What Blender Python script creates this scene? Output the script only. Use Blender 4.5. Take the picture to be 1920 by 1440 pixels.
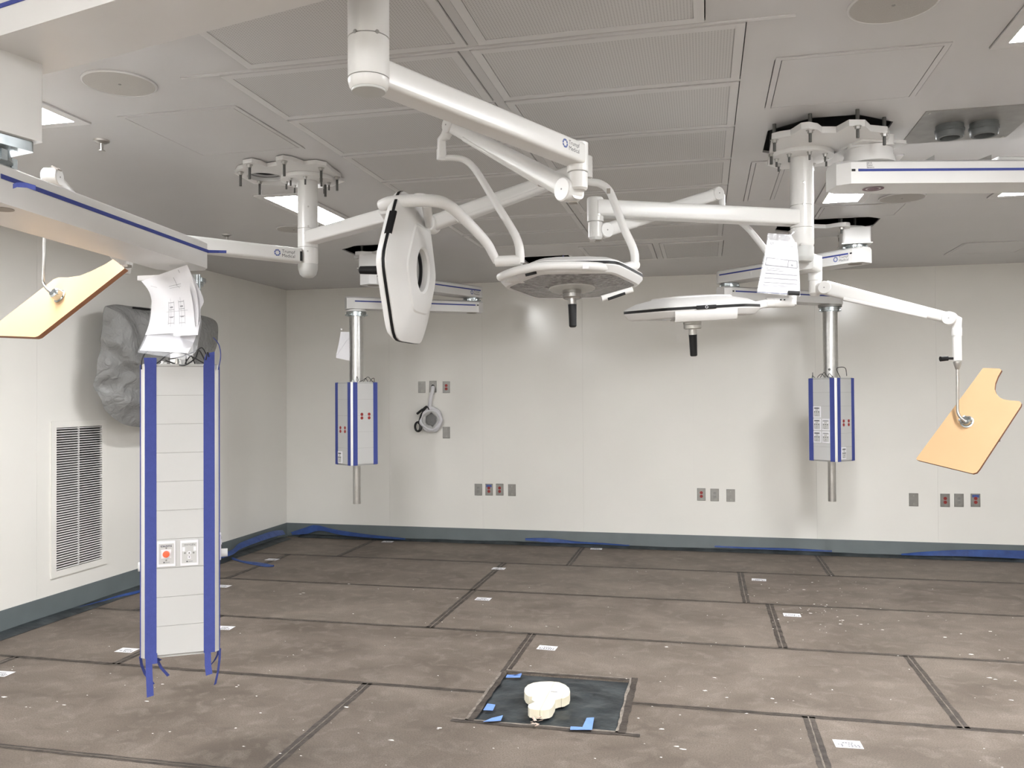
import bpy, math, random
from mathutils import Vector, Matrix, geometry
for o in list(bpy.data.objects): bpy.data.objects.remove(o)
scene = bpy.context.scene
col = scene.collection
random.seed(7)
V = Vector
# ------------------------------------------------------------------ camera
F = 1570.0; CX, CY = 960.0, 720.0; CAMZ = 1.67
vy = V(((1320-CX)/F, -(739-CY)/F, -1.0)).normalized()
vx = -V(((-6100-CX)/F, -(785-CY)/F, -1.0)).normalized()
vx = (vx - vx.dot(vy)*vy).normalized()
vz = vx.cross(vy)
R3 = Matrix((vx, vy, vz))            # world = R3 @ camera
CAM = V((0, 0, CAMZ))
cd = bpy.data.cameras.new('camera'); cam = bpy.data.objects.new('camera', cd); col.objects.link(cam)
cd.sensor_fit = 'HORIZONTAL'; cd.sensor_width = 36; cd.lens = F/1920*36; cd.clip_start = .05
cam.matrix_world = Matrix.Translation(CAM) @ R3.to_4x4()
scene.camera = cam
# ------------------------------------------------------------------ world, exposure
w = bpy.data.worlds.new('world'); scene.world = w; w.use_nodes = True
w.node_tree.nodes['Background'].inputs[0].default_value = (.9, .95, 1, 1)
w.node_tree.nodes['Background'].inputs[1].default_value = 0.0   # closed room, no sky
scene.view_settings.view_transform = 'Standard'; scene.view_settings.look = 'None'
scene.view_settings.exposure = 1.5; scene.view_settings.gamma = 1.0
LIGHT = 32.0                          # strength of the ceiling lights
# ------------------------------------------------------------------ pixel helpers (photo taken as 1920 x 1440)
def ray(px, py): return R3 @ V(((px-CX)/F, -(py-CY)/F, -1.0))
def P(px, py, d): return CAM + ray(px, py)*d
def Pz(px, py, z):
    r = ray(px, py); return CAM + r*((z-CAMZ)/r.z)
def Px(px, py, x):
    r = ray(px, py); return CAM + r*(x/r.x)
def Py(px, py, y):
    r = ray(px, py); return CAM + r*(y/r.y)
def Pp(px, py, o, n):
    r = ray(px, py); return CAM + r*((o-CAM).dot(n)/r.dot(n))
def camdir(x, y, z): return (R3 @ V((x, y, z))).normalized()
H = 2.955; YW = 9.22; XL = -4.9; XR = 4.4; YB = -3.2
# ------------------------------------------------------------------ materials
def mat(name, c, rough=.5, metal=0, spec=.5, noise=0, nscale=8, bump=0, bscale=60, var=None, coat=0, rand=0):
    m = bpy.data.materials.new(name); m.use_nodes = True
    nt = m.node_tree; b = nt.nodes['Principled BSDF']
    c = tuple(c)+(1,)
    b.inputs['Base Color'].default_value = c
    b.inputs['Roughness'].default_value = rough; b.inputs['Metallic'].default_value = metal
    b.inputs['Specular IOR Level'].default_value = spec; b.inputs['Coat Weight'].default_value = coat
    tc = nt.nodes.new('ShaderNodeTexCoord')
    if noise:
        n = nt.nodes.new('ShaderNodeTexNoise'); n.inputs['Scale'].default_value = nscale; n.inputs['Detail'].default_value = 6
        nt.links.new(tc.outputs['Object'], n.inputs['Vector'])
        mx = nt.nodes.new('ShaderNodeMix'); mx.data_type = 'RGBA'
        v = var or tuple(x*(1-noise) for x in c[:3])
        mx.inputs[6].default_value = c; mx.inputs[7].default_value = tuple(v)+(1,)
        rp = nt.nodes.new('ShaderNodeMapRange'); rp.inputs[1].default_value = .35; rp.inputs[2].default_value = .7
        nt.links.new(n.outputs['Fac'], rp.inputs[0]); nt.links.new(rp.outputs[0], mx.inputs[0])
        nt.links.new(mx.outputs[2], b.inputs['Base Color'])
    if bump:
        n = nt.nodes.new('ShaderNodeTexNoise'); n.inputs['Scale'].default_value = bscale; n.inputs['Detail'].default_value = 4
        nt.links.new(tc.outputs['Object'], n.inputs['Vector'])
        bp = nt.nodes.new('ShaderNodeBump'); bp.inputs['Strength'].default_value = bump; bp.inputs['Distance'].default_value = .01
        nt.links.new(n.outputs['Fac'], bp.inputs['Height']); nt.links.new(bp.outputs[0], b.inputs['Normal'])
    return m
def emis(name, c, s):
    m = bpy.data.materials.new(name); m.use_nodes = True; nt = m.node_tree
    nt.nodes.remove(nt.nodes['Principled BSDF']); e = nt.nodes.new('ShaderNodeEmission')
    e.inputs[0].default_value = tuple(c)+(1,); e.inputs[1].default_value = s
    nt.links.new(e.outputs[0], nt.nodes['Material Output'].inputs[0]); return m
M = {}
M['wall'] = mat('wall_paint', (.85, .835, .79), .16, spec=.4, noise=.03, nscale=1.5, bump=.04, bscale=18)
M['ceiling'] = mat('ceiling_enamel', (.58, .575, .575), .27, spec=.42, noise=.03, nscale=2, bump=.05, bscale=3)
M['frame'] = mat('diffuser_frame', (.62, .615, .612), .4, spec=.4)
M['base'] = mat('cove_base', (.125, .15, .155), .45, noise=.12, nscale=5)
M['black'] = mat('black_plastic', (.007, .007, .008), .5, spec=.3)
M['duct'] = mat('galvanised_duct', (.20, .20, .195), .6)
M['white'] = mat('white_enamel', (.69, .684, .668), .28, spec=.5, noise=.02, nscale=6)
M['white2'] = mat('white_plastic', (.695, .69, .68), .38, spec=.45, noise=.03, nscale=5)
M['greyp'] = mat('light_grey_panel', (.52, .52, .51), .35, spec=.5)
M['cap'] = mat('grey_plastic_cap', (.5, .505, .49), .4)
M['alu'] = mat('brushed_aluminium', (.62, .62, .61), .3, metal=1, noise=.12, nscale=30)
M['alubar'] = mat('anodised_edge', (.72, .72, .70), .35, metal=.6)
M['zinc'] = mat('zinc_steel', (.55, .60, .62), .25, metal=1, noise=.3, nscale=25)
M['steel'] = mat('stainless_steel', (.52, .51, .49), .33, metal=1, noise=.1, nscale=40)
M['plate'] = mat('satin_steel_plate', (.36, .355, .34), .32, metal=.85, noise=.15, nscale=20)
M['dsteel'] = mat('galvanised_plate', (.36, .355, .34), .5, metal=.6, noise=.15, nscale=15)
M['bolt'] = mat('threaded_bolt', (.10, .10, .095), .5, metal=.5)
M['tape'] = mat('blue_masking_tape', (.062, .082, .29), .75, spec=.2, noise=.08, nscale=60, bump=.3, bscale=300)
M['tapelight'] = mat('light_blue_tape', (.19, .33, .72), .75, spec=.2, noise=.1, nscale=40)
M['film'] = mat('black_polythene', (.012, .016, .019), .42, noise=.5, nscale=7, var=(.05, .06, .065), bump=.9, bscale=10)
M['filmblue'] = mat('blue_tape_ribbon', (.016, .045, .18), .5, noise=.6, nscale=9, var=(.025, .075, .27), bump=.5, bscale=25)
M['board'] = mat('shield_laminate', (.56, .365, .20), .5, spec=.3, noise=.05, nscale=4)
M['boardedge'] = mat('shield_edge', (.27, .12, .06), .6)
M['red'] = mat('red_receptacle', (.29, .022, .02), .45)
M['orange'] = mat('orange_cap', (.80, .13, .05), .45)
M['grey'] = mat('grey_receptacle', (.27, .27, .26), .5)
M['slot'] = mat('dark_slot', (.02, .02, .02), .6)
M['paper'] = mat('paper', (.76, .755, .78), .65, spec=.2)
M['ink'] = mat('ink', (.07, .07, .08), .7)
M['inkl'] = mat('light_ink', (.30, .30, .32), .7)
M['logo'] = mat('logo_blue', (.06, .10, .32), .5)
M['foam'] = mat('raw_plywood', (.86, .82, .69), .7, noise=.12, nscale=6, var=(.80, .73, .55))
M['cable'] = mat('black_cable', (.01, .01, .011), .5)
M['speaker'] = mat('speaker_grille', (.50, .485, .46), .6, bump=.5, bscale=500)
M['purple'] = mat('purple_ring', (.22, .13, .16), .5)
M['brown'] = mat('brown_cap', (.27, .245, .215), .5)
M['yellow'] = mat('warning_sticker', (.55, .75, .04), .5)
M['fleck'] = mat('paint_chip', (.85, .83, .78), .7)
M['tapeb'] = mat('brown_seam_tape', (.034, .026, .021), .6, noise=.6, nscale=16, var=(.085, .068, .056), bump=.4, bscale=60)
M['seamgap'] = mat('seam_gap', (.27, .235, .20), .8, noise=.5, nscale=30)
M['conduit'] = mat('dark_grey_conduit', (.12, .13, .13), .5)
M['copper'] = mat('pinkish_scrap', (.68, .52, .44), .6)
M['lens'] = emis('lit_diffuser', (.985, .99, 1.0), LIGHT)
# perforated face
def perforated():
    m = mat('perforated_sheet', (.66, .64, .61), .45, spec=.35); nt = m.node_tree; b = nt.nodes['Principled BSDF']
    tc = nt.nodes.new('ShaderNodeTexCoord'); sp = nt.nodes.new('ShaderNodeSeparateXYZ'); nt.links.new(tc.outputs['Object'], sp.inputs[0])
    def mth(op, a, bb=None):
        n = nt.nodes.new('ShaderNodeMath'); n.operation = op
        for i, x in enumerate((a, bb)):
            if x is None: continue
            if isinstance(x, (int, float)): n.inputs[i].default_value = x
            else: nt.links.new(x, n.inputs[i])
        return n.outputs[0]
    def cell(s, p): return mth('SUBTRACT', mth('FRACT', mth('MULTIPLY', s, 1/p)), .5)
    x = cell(sp.outputs[0], .011); y = cell(sp.outputs[1], .011)
    d = mth('SQRT', mth('ADD', mth('MULTIPLY', x, x), mth('MULTIPLY', y, y)))
    hole = mth('LESS_THAN', d, .24)
    mx = nt.nodes.new('ShaderNodeMix'); mx.data_type = 'RGBA'
    mx.inputs[6].default_value = (.58, .575, .57, 1); mx.inputs[7].default_value = (.38, .375, .37, 1)
    nt.links.new(hole, mx.inputs[0]); nt.links.new(mx.outputs[2], b.inputs['Base Color'])
    return m
M['perf'] = perforated()
# hardboard floor sheets
def hardboard():
    m = bpy.data.materials.new('hardboard'); m.use_nodes = True; nt = m.node_tree; b = nt.nodes['Principled BSDF']
    b.inputs['Roughness'].default_value = .62; b.inputs['Specular IOR Level'].default_value = .3
    g = nt.nodes.new('ShaderNodeNewGeometry'); oi = nt.nodes.new('ShaderNodeObjectInfo')
    def noise(s, det=6, sx=1, sy=1, dist=0):
        mp = nt.nodes.new('ShaderNodeMapping'); mp.inputs['Scale'].default_value = (sx, sy, 1)
        nt.links.new(g.outputs['Position'], mp.inputs[0])
        n = nt.nodes.new('ShaderNodeTexNoise'); n.inputs['Scale'].default_value = s; n.inputs['Detail'].default_value = det
        n.inputs['Distortion'].default_value = dist
        nt.links.new(mp.outputs[0], n.inputs['Vector']); return n.outputs['Fac']
    def ramp(x, lo, hi):
        r = nt.nodes.new('ShaderNodeMapRange'); r.inputs[1].default_value = lo; r.inputs[2].default_value = hi
        nt.links.new(x, r.inputs[0]); return r.outputs[0]
    def mix(f, a, c2):
        n = nt.nodes.new('ShaderNodeMix'); n.data_type = 'RGBA'
        for i, x in ((6, a), (7, c2)):
            if isinstance(x, tuple): n.inputs[i].default_value = x+(1,)
            else: nt.links.new(x, n.inputs[i])
        nt.links.new(f, n.inputs[0]); return n.outputs[2]
    base = mix(ramp(noise(1.7, 9, 1, 1.5, .5), .32, .68), (.112, .089, .071), (.220, .182, .150))
    base = mix(ramp(oi.outputs['Random'], 0, 3.2), base, (.25, .21, .172))
    base = mix(ramp(noise(9, 8, 1, 1, .8), .50, .95), base, (.30, .26, .222))
    base = mix(ramp(noise(4.2, 7, 1, 1.8, 1), .58, 1.0), base, (.085, .066, .053))
    base = mix(ramp(noise(140, 4), .38, .85), base, (.085, .068, .055))
    scuff = ramp(noise(16, 6, 1, 1, 1.2), .76, .86)
    base = mix(scuff, base, (.52, .47, .42))
    nt.links.new(base, b.inputs['Base Color'])
    bp = nt.nodes.new('ShaderNodeBump'); bp.inputs['Strength'].default_value = .12; bp.inputs['Distance'].default_value = .003
    nt.links.new(noise(70, 6), bp.inputs['Height']); nt.links.new(bp.outputs[0], b.inputs['Normal'])
    return m
M['hard'] = hardboard()
def plastic_film(name, c, alpha, rough=.25, bump=.1):
    m = bpy.data.materials.new(name); m.use_nodes = True; nt = m.node_tree; b = nt.nodes['Principled BSDF']
    b.inputs['Base Color'].default_value = tuple(c)+(1,); b.inputs['Roughness'].default_value = rough
    n = nt.nodes.new('ShaderNodeTexNoise'); n.inputs['Scale'].default_value = 14; n.inputs['Detail'].default_value = 5; n.inputs['Distortion'].default_value = 1.5
    tcn = nt.nodes.new('ShaderNodeTexCoord'); nt.links.new(tcn.outputs['Object'], n.inputs['Vector'])
    bp = nt.nodes.new('ShaderNodeBump'); bp.inputs['Strength'].default_value = bump; bp.inputs['Distance'].default_value = .03
    nt.links.new(n.outputs['Fac'], bp.inputs['Height']); nt.links.new(bp.outputs[0], b.inputs['Normal'])
    tr = nt.nodes.new('ShaderNodeBsdfTransparent'); mx = nt.nodes.new('ShaderNodeMixShader'); mx.inputs[0].default_value = alpha
    nt.links.new(tr.outputs[0], mx.inputs[1]); nt.links.new(b.outputs[0], mx.inputs[2])
    nt.links.new(mx.outputs[0], nt.nodes['Material Output'].inputs[0]); return m
M['bag'] = plastic_film('cloudy_polythene', (.33, .33, .325), .72, .25, .8)
M['sleeve'] = plastic_film('clear_sleeve', (.75, .76, .80), .30, .12)
M['ledglass'] = mat('reflector_lens', (.34, .33, .33), .15, spec=.7, noise=.85, nscale=45, var=(.06, .055, .055), bump=1.0, bscale=40)

# ------------------------------------------------------------------ mesh builder
OFF = {}
def basis(d, up=V((0, 0, 1))):
    d = d.normalized()
    if abs(d.dot(up)) > .995: up = V((0, 1, 0))
    s = d.cross(up).normalized(); u = s.cross(d).normalized()
    return s, u
class MB:
    def __init__(s): s.v = []; s.f = []
    def add(s, vs, fs):
        n = len(s.v); s.v += [V(v) for v in vs]; s.f += [tuple(i+n for i in f) for f in fs]; return s
    def box(s, c, size, ax=None):
        X, Y, Z = ax or (V((1, 0, 0)), V((0, 1, 0)), V((0, 0, 1)))
        c = V(c); a, b, d = (x/2 for x in size)
        vs = [c+X*(i*a)+Y*(j*b)+Z*(k*d) for k in (-1, 1) for j in (-1, 1) for i in (-1, 1)]
        return s.add(vs, [(0, 2, 3, 1), (4, 5, 7, 6), (0, 1, 5, 4), (2, 6, 7, 3), (0, 4, 6, 2), (1, 3, 7, 5)])
    def loft(s, rings, caps=True, closed=False):
        n = len(rings[0]); vs = [p for r in rings for p in r]; fs = []
        m = len(rings)
        for i in range(m if closed else m-1):
            a, b = i*n, ((i+1) % m)*n
            for j in range(n):
                k = (j+1) % n; fs.append((a+j, a+k, b+k, b+j))
        if caps and not closed:
            fs.append(tuple(reversed(range(n)))); fs.append(tuple((m-1)*n+j for j in range(n)))
        return s.add(vs, fs)
    def bar(s, p0, p1, w, h, r=.008, w1=None, h1=None, up=V((0, 0, 1)), seg=4, ext=0):
        p0, p1 = V(p0), V(p1); d = (p1-p0).normalized(); p0 = p0-d*ext; p1 = p1+d*ext
        S, U = basis(d, up)
        def ring(p, w, h):
            rr = min(r, w*.49, h*.49); out = []
            for q, (sx, sy) in enumerate(((1, 1), (-1, 1), (-1, -1), (1, -1))):
                for k in range(seg+1):
                    a = math.pi/2*(q+k/seg)
                    out.append(p+S*(sx*(w/2-rr)+rr*math.cos(a))+U*(sy*(h/2-rr)+rr*math.sin(a)))
            return out
        return s.loft([ring(p0, w, h), ring(p1, w1 or w, h1 or h)])
    def tube(s, path, r, seg=16, closed=False, flat=1.0, caps=True):
        path = [V(p) for p in path]; n = len(path)
        rs = r if isinstance(r, (list, tuple)) else [r]*n
        rings = []; prev = None
        for i, p in enumerate(path):
            if closed: t = path[(i+1) % n]-path[i-1]
            else: t = path[min(i+1, n-1)]-path[max(i-1, 0)]
            t.normalize()
            if prev is None: S, U = basis(t)
            else:
                S = (prev-t*prev.dot(t)).normalized(); U = t.cross(S).normalized()*-1
                U = S.cross(t).normalized()
            prev = S
            rings.append([p+S*(rs[i]*math.cos(2*math.pi*k/seg))+U*(rs[i]*flat*math.sin(2*math.pi*k/seg)) for k in range(seg)])
        return s.loft(rings, caps, closed)
    def cyl(s, p0, p1, r0, r1=None, seg=24): return s.tube([p0, p1], [r0, r0 if r1 is None else r1], seg)
    def lathe(s, o, axis, prof, seg=32, caps=True):
        axis = V(axis).normalized(); S, U = basis(axis); o = V(o)
        return s.loft([[o+axis*t+S*(r*math.cos(2*math.pi*k/seg))+U*(r*math.sin(2*math.pi*k/seg)) for k in range(seg)] for r, t in prof], caps)
    def extr(s, poly, vec):
        poly = [V(p) for p in poly]; n = len(poly); vec = V(vec)
        fs = [tuple(range(n)), tuple(reversed(range(n, 2*n)))]+[(j, n+j, n+(j+1) % n, (j+1) % n) for j in range(n)]
        return s.add(poly+[p+vec for p in poly], fs)
    def grid(s, g):
        nr, nc = len(g), len(g[0])
        return s.add([p for r in g for p in r], [(i*nc+j, i*nc+j+1, (i+1)*nc+j+1, (i+1)*nc+j) for i in range(nr-1) for j in range(nc-1)])
    def plate(s, outer, holes, z0, z1):
        pts = [V((p[0], p[1])) for p in outer]; edges = [(i, (i+1) % len(outer)) for i in range(len(outer))]
        loops = [list(range(len(outer)))]
        for h in holes:
            b = len(pts); pts += [V((p[0], p[1])) for p in h]; loops.append(list(range(b, b+len(h))))
            edges += [(b+i, b+(i+1) % len(h)) for i in range(len(h))]
        vs, es, fs, ov, oe, of = geometry.delaunay_2d_cdt(pts, edges, [], 0, 1e-6)
        def inside(p, poly):
            c = False; n = len(poly)
            for i in range(n):
                a, b = poly[i], poly[i-1]
                if (a[1] > p[1]) != (b[1] > p[1]) and p[0] < (b[0]-a[0])*(p[1]-a[1])/(b[1]-a[1])+a[0]: c = not c
            return c
        keep = []
        for f in fs:
            c = sum((vs[i] for i in f), V((0, 0)))/len(f)
            if inside(c, outer) and not any(inside(c, h) for h in holes): keep.append(tuple(f))
        s.add([(v.x, v.y, z0) for v in vs], keep); s.add([(v.x, v.y, z1) for v in vs], [tuple(reversed(f)) for f in keep])
        for L in loops:
            n = len(L); a = [(pts[i].x, pts[i].y, z0) for i in L]+[(pts[i].x, pts[i].y, z1) for i in L]
            s.add(a, [(i, (i+1) % n, n+(i+1) % n, n+i) for i in range(n)])
        return s
    def build(s, name, m, parent=None, loc=None, sharp=38, kind=None):
        off = OFF[parent.name] if parent else V(loc if loc is not None else (0, 0, 0))
        me = bpy.data.meshes.new(name); me.from_pydata([tuple(v-off) for v in s.v], [], s.f); me.update()
        import bmesh
        bm = bmesh.new(); bm.from_mesh(me); bmesh.ops.recalc_face_normals(bm, faces=bm.faces); bm.to_mesh(me); bm.free()
        me.shade_smooth(); me.set_sharp_from_angle(angle=math.radians(sharp))
        me.materials.append(M[m] if isinstance(m, str) else m)
        o = bpy.data.objects.new(name, me); col.objects.link(o)
        if parent: o.parent = parent
        else: o.location = off
        if kind: o['kind'] = kind
        OFF[o.name] = off; return o
def tag(o, label, cat, group=None):
    o['label'] = label; o['category'] = cat
    if group: o['group'] = group
    return o
def thing(name, label, cat, loc, group=None):
    o = bpy.data.objects.new(name, None); col.objects.link(o); o.location = V(loc); o.empty_display_size = .1
    OFF[o.name] = V(loc); return tag(o, label, cat, group)
def copy_tree(o, delta, parent=None):
    c = o.copy(); col.objects.link(c)
    if parent is None: c.location = o.location+delta
    else: c.parent = parent
    OFF[c.name] = OFF[o.name]+delta
    for ch in o.children: copy_tree(ch, delta, c)
    return c
def smooth(pts, n=6):
    pts = [V(p) for p in pts]; out = []
    for i in range(len(pts)-1):
        a, b, c, d = pts[max(i-1, 0)], pts[i], pts[i+1], pts[min(i+2, len(pts)-1)]
        for k in range(n):
            t = k/n; out.append(.5*((2*b)+(c-a)*t+(2*a-5*b+4*c-d)*t*t+(3*b-a-3*c+d)*t**3))
    return out+[pts[-1]]
def text(s, origin, xd, yd, size, m, parent, name='lettering', align='LEFT'):
    cu = bpy.data.curves.new('t', 'FONT'); cu.body = s; cu.size = size; cu.align_x = align; cu.space_line = .9
    to = bpy.data.objects.new('t', cu); col.objects.link(to)
    dg = bpy.context.evaluated_depsgraph_get(); dg.update()
    me = bpy.data.meshes.new_from_object(to.evaluated_get(dg)); bpy.data.objects.remove(to)
    xd, yd = V(xd).normalized(), V(yd).normalized(); off = OFF[parent.name]
    for v in me.vertices: v.co = V(origin)+xd*v.co.x+yd*v.co.y-off
    me.materials.clear(); me.materials.append(M[m]); o = bpy.data.objects.new(name, me); col.objects.link(o); o.parent = parent
    OFF[o.name] = off; return o
def rect(x0, y0, x1, y1): return [(x0, y0), (x1, y0), (x1, y1), (x0, y1)]
def struct(o): o['kind'] = 'structure'; return o
Z = V((0, 0, 1))

# ------------------------------------------------------------------ room shell
# back wall: a backing and tall panels with fine joints
wb = struct(MB().box(((XL+XR)/2, YW+.11, H/2), (XR-XL+.4, .2, H+.2)).build('wall_back', 'wall', loc=((XL+XR)/2, YW+.11, 0)))
xs = [XL, -3.587, -2.459, -1.310, -.115, 1.135, 2.295, 3.46, XR]
for a, b in zip(xs, xs[1:]):
    MB().box(((a+b)/2, YW+.005, H/2), (b-a-.0009, .01, H)).build('wall_panel', 'wall', wb)
GY0, GY1, GZ0, GZ1 = 5.535, 6.04, .333, 1.44       # duct opening behind the return grille
def yz_holed(mb, xa, xb, y0, y1, z0, z1):
    for a, b, c, d in ((y0, GY0, z0, z1), (GY1, y1, z0, z1), (GY0, GY1, z0, GZ0), (GY0, GY1, GZ1, z1)): mb.box(((xa+xb)/2, (a+b)/2, (c+d)/2), (abs(xb-xa), b-a, d-c))
    return mb
wl = struct(yz_holed(MB(), XL-.21, XL-.01, YB-.2, YW+.2, -.1, H+.1).build('wall_left', 'wall', loc=(XL-.11, (YB+YW)/2, 0)))
ys = [YB, -1.7, -.5, .7, 1.9, 3.1, 4.3, 5.35, 6.72, 7.95, YW]
for a, b in zip(ys, ys[1:]):
    if a < GY0 < b: yz_holed(MB(), XL-.01, XL, a+.0006, b-.0006, 0, H).build('wall_panel', 'wall', wl)
    else: MB().box((XL-.005, (a+b)/2, H/2), (.01, b-a-.0012, H)).build('wall_panel', 'wall', wl)
struct(MB().box((XR+.1, (YB+YW)/2, H/2), (.2, YW-YB+.4, H+.2)).build('wall_right', 'wall', loc=(XR+.1, (YB+YW)/2, 0)))
struct(MB().box(((XL+XR)/2, YB-.1, H/2), (XR-XL+.4, .2, H+.2)).build('wall_rear', 'wall', loc=((XL+XR)/2, YB-.1, 0)))
def cove(name, p0, p1, inward):
    p0, p1, n = V(p0), V(p1), V(inward)
    prof = [(0, .157), (.006, .157), (.008, .15), (.008, .03), (.014, .012), (.03, .004), (.03, 0), (0, 0)]
    mb = MB(); mb.loft([[p+n*a+Z*b for a, b in prof] for p in (p0, p1)]); return struct(mb.build(name, 'base', loc=(p0+p1)/2*1))
cove('baseboard_back', (XL, YW, 0), (XR, YW, 0), (0, -1, 0))
cove('baseboard_left', (XL, YB, 0), (XL, YW, 0), (1, 0, 0))
cove('baseboard_right', (XR, YB, 0), (XR, YW, 0), (-1, 0, 0))
# floor slab with hardboard sheets
fl = struct(MB().box(((XL+XR)/2, (YB+YW)/2, -.06), (XR-XL+.4, YW-YB+.4, .1)).build('floor', 'film', loc=((XL+XR)/2, (YB+YW)/2, -.06)))
OPEN = [tuple(Pz(px, py, 0)[:2]) for px, py in ((888, 1350), (952, 1261), (1144, 1273), (1113, 1372))]
ox0, ox1, oy0, oy1 = -1.185, -.44, 4.16, 4.93
rows = [YB, -1.36, -.17, 1.02, 2.21, 3.395, 4.58, 5.765, 6.955, 8.14, YW]
first = [-1.3, -1.94, -1.2, -1.9, -1.2, -1.92, -1.185, -1.94, -1.98, -1.31]
seams = []
for r, (y0, y1) in enumerate(zip(rows, rows[1:])):
    xx = [first[r]+2.43*k for k in range(-3, 4)] if r != 8 else [-4.3, -1.955, .315, 2.74]
    xx = [XL+.03]+[x for x in xx if XL+.2 < x < XR-.2]+[XR-.03]
    for a, b in zip(xx, xx[1:]):
        if b < -5.5: continue
        outer = rect(a+.002, y0+.002, b-.002, y1-.002); mb = MB()
        if r == 5 and a < ox0 and b > ox1:      # sheet cut out around the floor plate
            outer = [(a+.002, y0+.002), (b-.002, y0+.002), (b-.002, y1-.002), (ox1, y1-.002), (ox1, oy0), (ox0, oy0), (ox0, y1-.002), (a+.002, y1-.002)]
        if r == 6 and abs(a-first[r]) < .01:
            outer = [(ox1, y0+.002), (b-.002, y0+.002), (b-.002, y1-.002), (a+.002, y1-.002), (a+.002, oy1), (ox1, oy1)]
        mb.plate(outer, [], -.01, 0).build('floor_sheet', 'hard', fl)
    for x in xx[1:-1]: seams.append((V((x, y0, 0)), V((x, y1, 0)), .062))
    if 0 < r: seams.append((V((XL+.05, y0, 0)), V((XR-.05, y0, 0)), .044))
def strip(p0, p1, wd, z, jit, step=.05, off=0):
    p0, p1 = V(p0), V(p1); d = p1-p0; L = d.length; d.normalize(); n = V((-d.y, d.x, 0)); k = max(2, int(L/step))
    g = [[], []]
    for i in range(k+1):
        p = p0+d*(L*i/k)
        g[0].append(p+n*(off-wd/2+random.uniform(-jit, jit))+Z*z); g[1].append(p+n*(off+wd/2+random.uniform(-jit, jit))+Z*z)
    return MB().grid(g)
for a, b, wd in seams:
    if max(a.y, b.y) < 2.5: continue
    if abs(a.y-b.y) < .01 and abs(a.y-4.58) < .01:   # the row seam is interrupted by the floor opening
        for q0, q1 in ((a, V((ox0, a.y, 0))), (V((ox1, a.y, 0)), b)):
            for o in (-1, 1): strip(q0, q1, wd*.42, .0012, .003, off=o*wd*.27).build('seam_tape', 'tapeb', fl)
        continue
    if abs(a.x-ox0) < .01 and a.y < 4.7: a = V((a.x, oy1, 0))
    for o in (-1, 1): strip(a, b, wd*.42, .0012, .003, off=o*wd*.27).build('seam_tape', 'tapeb', fl)
    strip(a, b, wd*.07, .0016, .0012).build('seam_line', 'seamgap', fl)
# tape round the opening
for q0, q1 in (((ox0, oy0, 0), (ox0, oy1, 0)), ((ox1+.03, oy0, 0), (ox1+.03, oy1+.06, 0)), ((ox0, oy1+.02, 0), (ox1, oy1+.02, 0)), ((ox0-.1, oy0-.01, 0), (ox1+.12, oy0-.01, 0))):
    strip(q0, q1, .035, .002, .005).build('seam_tape', 'tapeb', fl)
    strip(q0, q1, .016, .0015, .004, off=.024).build('seam_line', 'seamgap', fl)

# ceiling with real openings
def octa(cx, cy, hx, hy, c): return [(cx-hx, cy-hy+c), (cx-hx+c*1.2, cy-hy), (cx+hx-c*1.2, cy-hy), (cx+hx, cy-hy+c), (cx+hx, cy+hy-c), (cx+hx-c*1.2, cy+hy), (cx-hx+c*1.2, cy+hy), (cx-hx, cy+hy-c)]
S1 = V((-.855, 2.06, H)); S2 = V((-2.212, 4.421, H)); S3 = V((.491, 4.445, H))
HR = octa(.60, 4.44, .285, .335, .15)
FLm = Pz(700, 523, 2.70); FRm = Pz(1603, 481, 2.70)
HLf = octa(FLm.x+.05, FLm.y+.08, .31, .31, .15); HRf = octa(FRm.x-.2, FRm.y+.03, .36, .30, .15)
HB = rect(-1.66, 7.58, -1.20, 8.04)
ring_c = Pz(497, 324, H); HC = [(ring_c.x+.092*math.cos(a*math.pi/12), ring_c.y+.092*math.sin(a*math.pi/12)) for a in range(24)]
holes = [HR, HLf, HRf, HB, HC]
SLOTS = []
def slot(x0, y0, x1, y1): SLOTS.append(rect(x0, y0, x1, y1))
yr = [2.97, 3.535, 4.135, 4.70, 5.275, 5.85, 6.43, 7.0]
DIFF = [(x0, x1, y0+.012, y1-.012) for y0, y1 in zip(yr, yr[1:]) for x0, x1 in ((-1.872, -.885), (-.835, .152))]
DIFF += [(-1.722, -.835, 2.387, 2.94), (-.79, .012, 2.387, 2.94), (-1.05, -.42, 7.2, 8.02), (-.36, .17, 7.2, 8.02)]
for x0, x1, y0, y1 in DIFF:                      # open joints beside each diffuser
    slot(x0-.0045, y0, x0-.0005, y1); slot(x1+.0005, y0, x1+.0045, y1); slot(x0, y1+.002, x1, y1+.005)
ACC = [(-2.60, -2.0, 3.31, 3.97), (.28, .90, 3.335, 3.93), (.80, 1.365, 6.08, 6.50), (2.19, 2.80, 7.87, 8.5), (.27, .46, 4.80, 5.79)]
for x0, x1, y0, y1 in ACC:                       # joints round the access panels and their doors
    slot(x0-.0035, y0+.02, x0-.0005, y1-.02); slot(x1+.0005, y0+.02, x1+.0035, y1-.02); slot(x0, y0-.003, x1, y0-.0005)
    slot(x0+.022, y0+.03, x0+.025, y1-.03); slot(x1-.025, y0+.03, x1-.022, y1-.03)
TROF = [(-3.08, -2.83, 2.4, 3.31), (-2.74, -2.52, 4.87, 5.78), (.79, 1.01, 4.90, 5.94), (1.88, 2.12, 4.90, 6.02), (1.10, 1.36, 2.2, 3.38)]
for x0, x1, y0, y1 in TROF: slot(x0-.0535, y0-.05, x0-.0505, y1+.05); slot(x1+.0505, y0-.05, x1+.0535, y1+.05)
ce = struct(MB().plate(rect(XL-.1, YB-.1, XR+.1, YW+.1), holes+SLOTS, H, H+.012).build('ceiling', 'ceiling', loc=((XL+XR)/2, (YB+YW)/2, H)))
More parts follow.
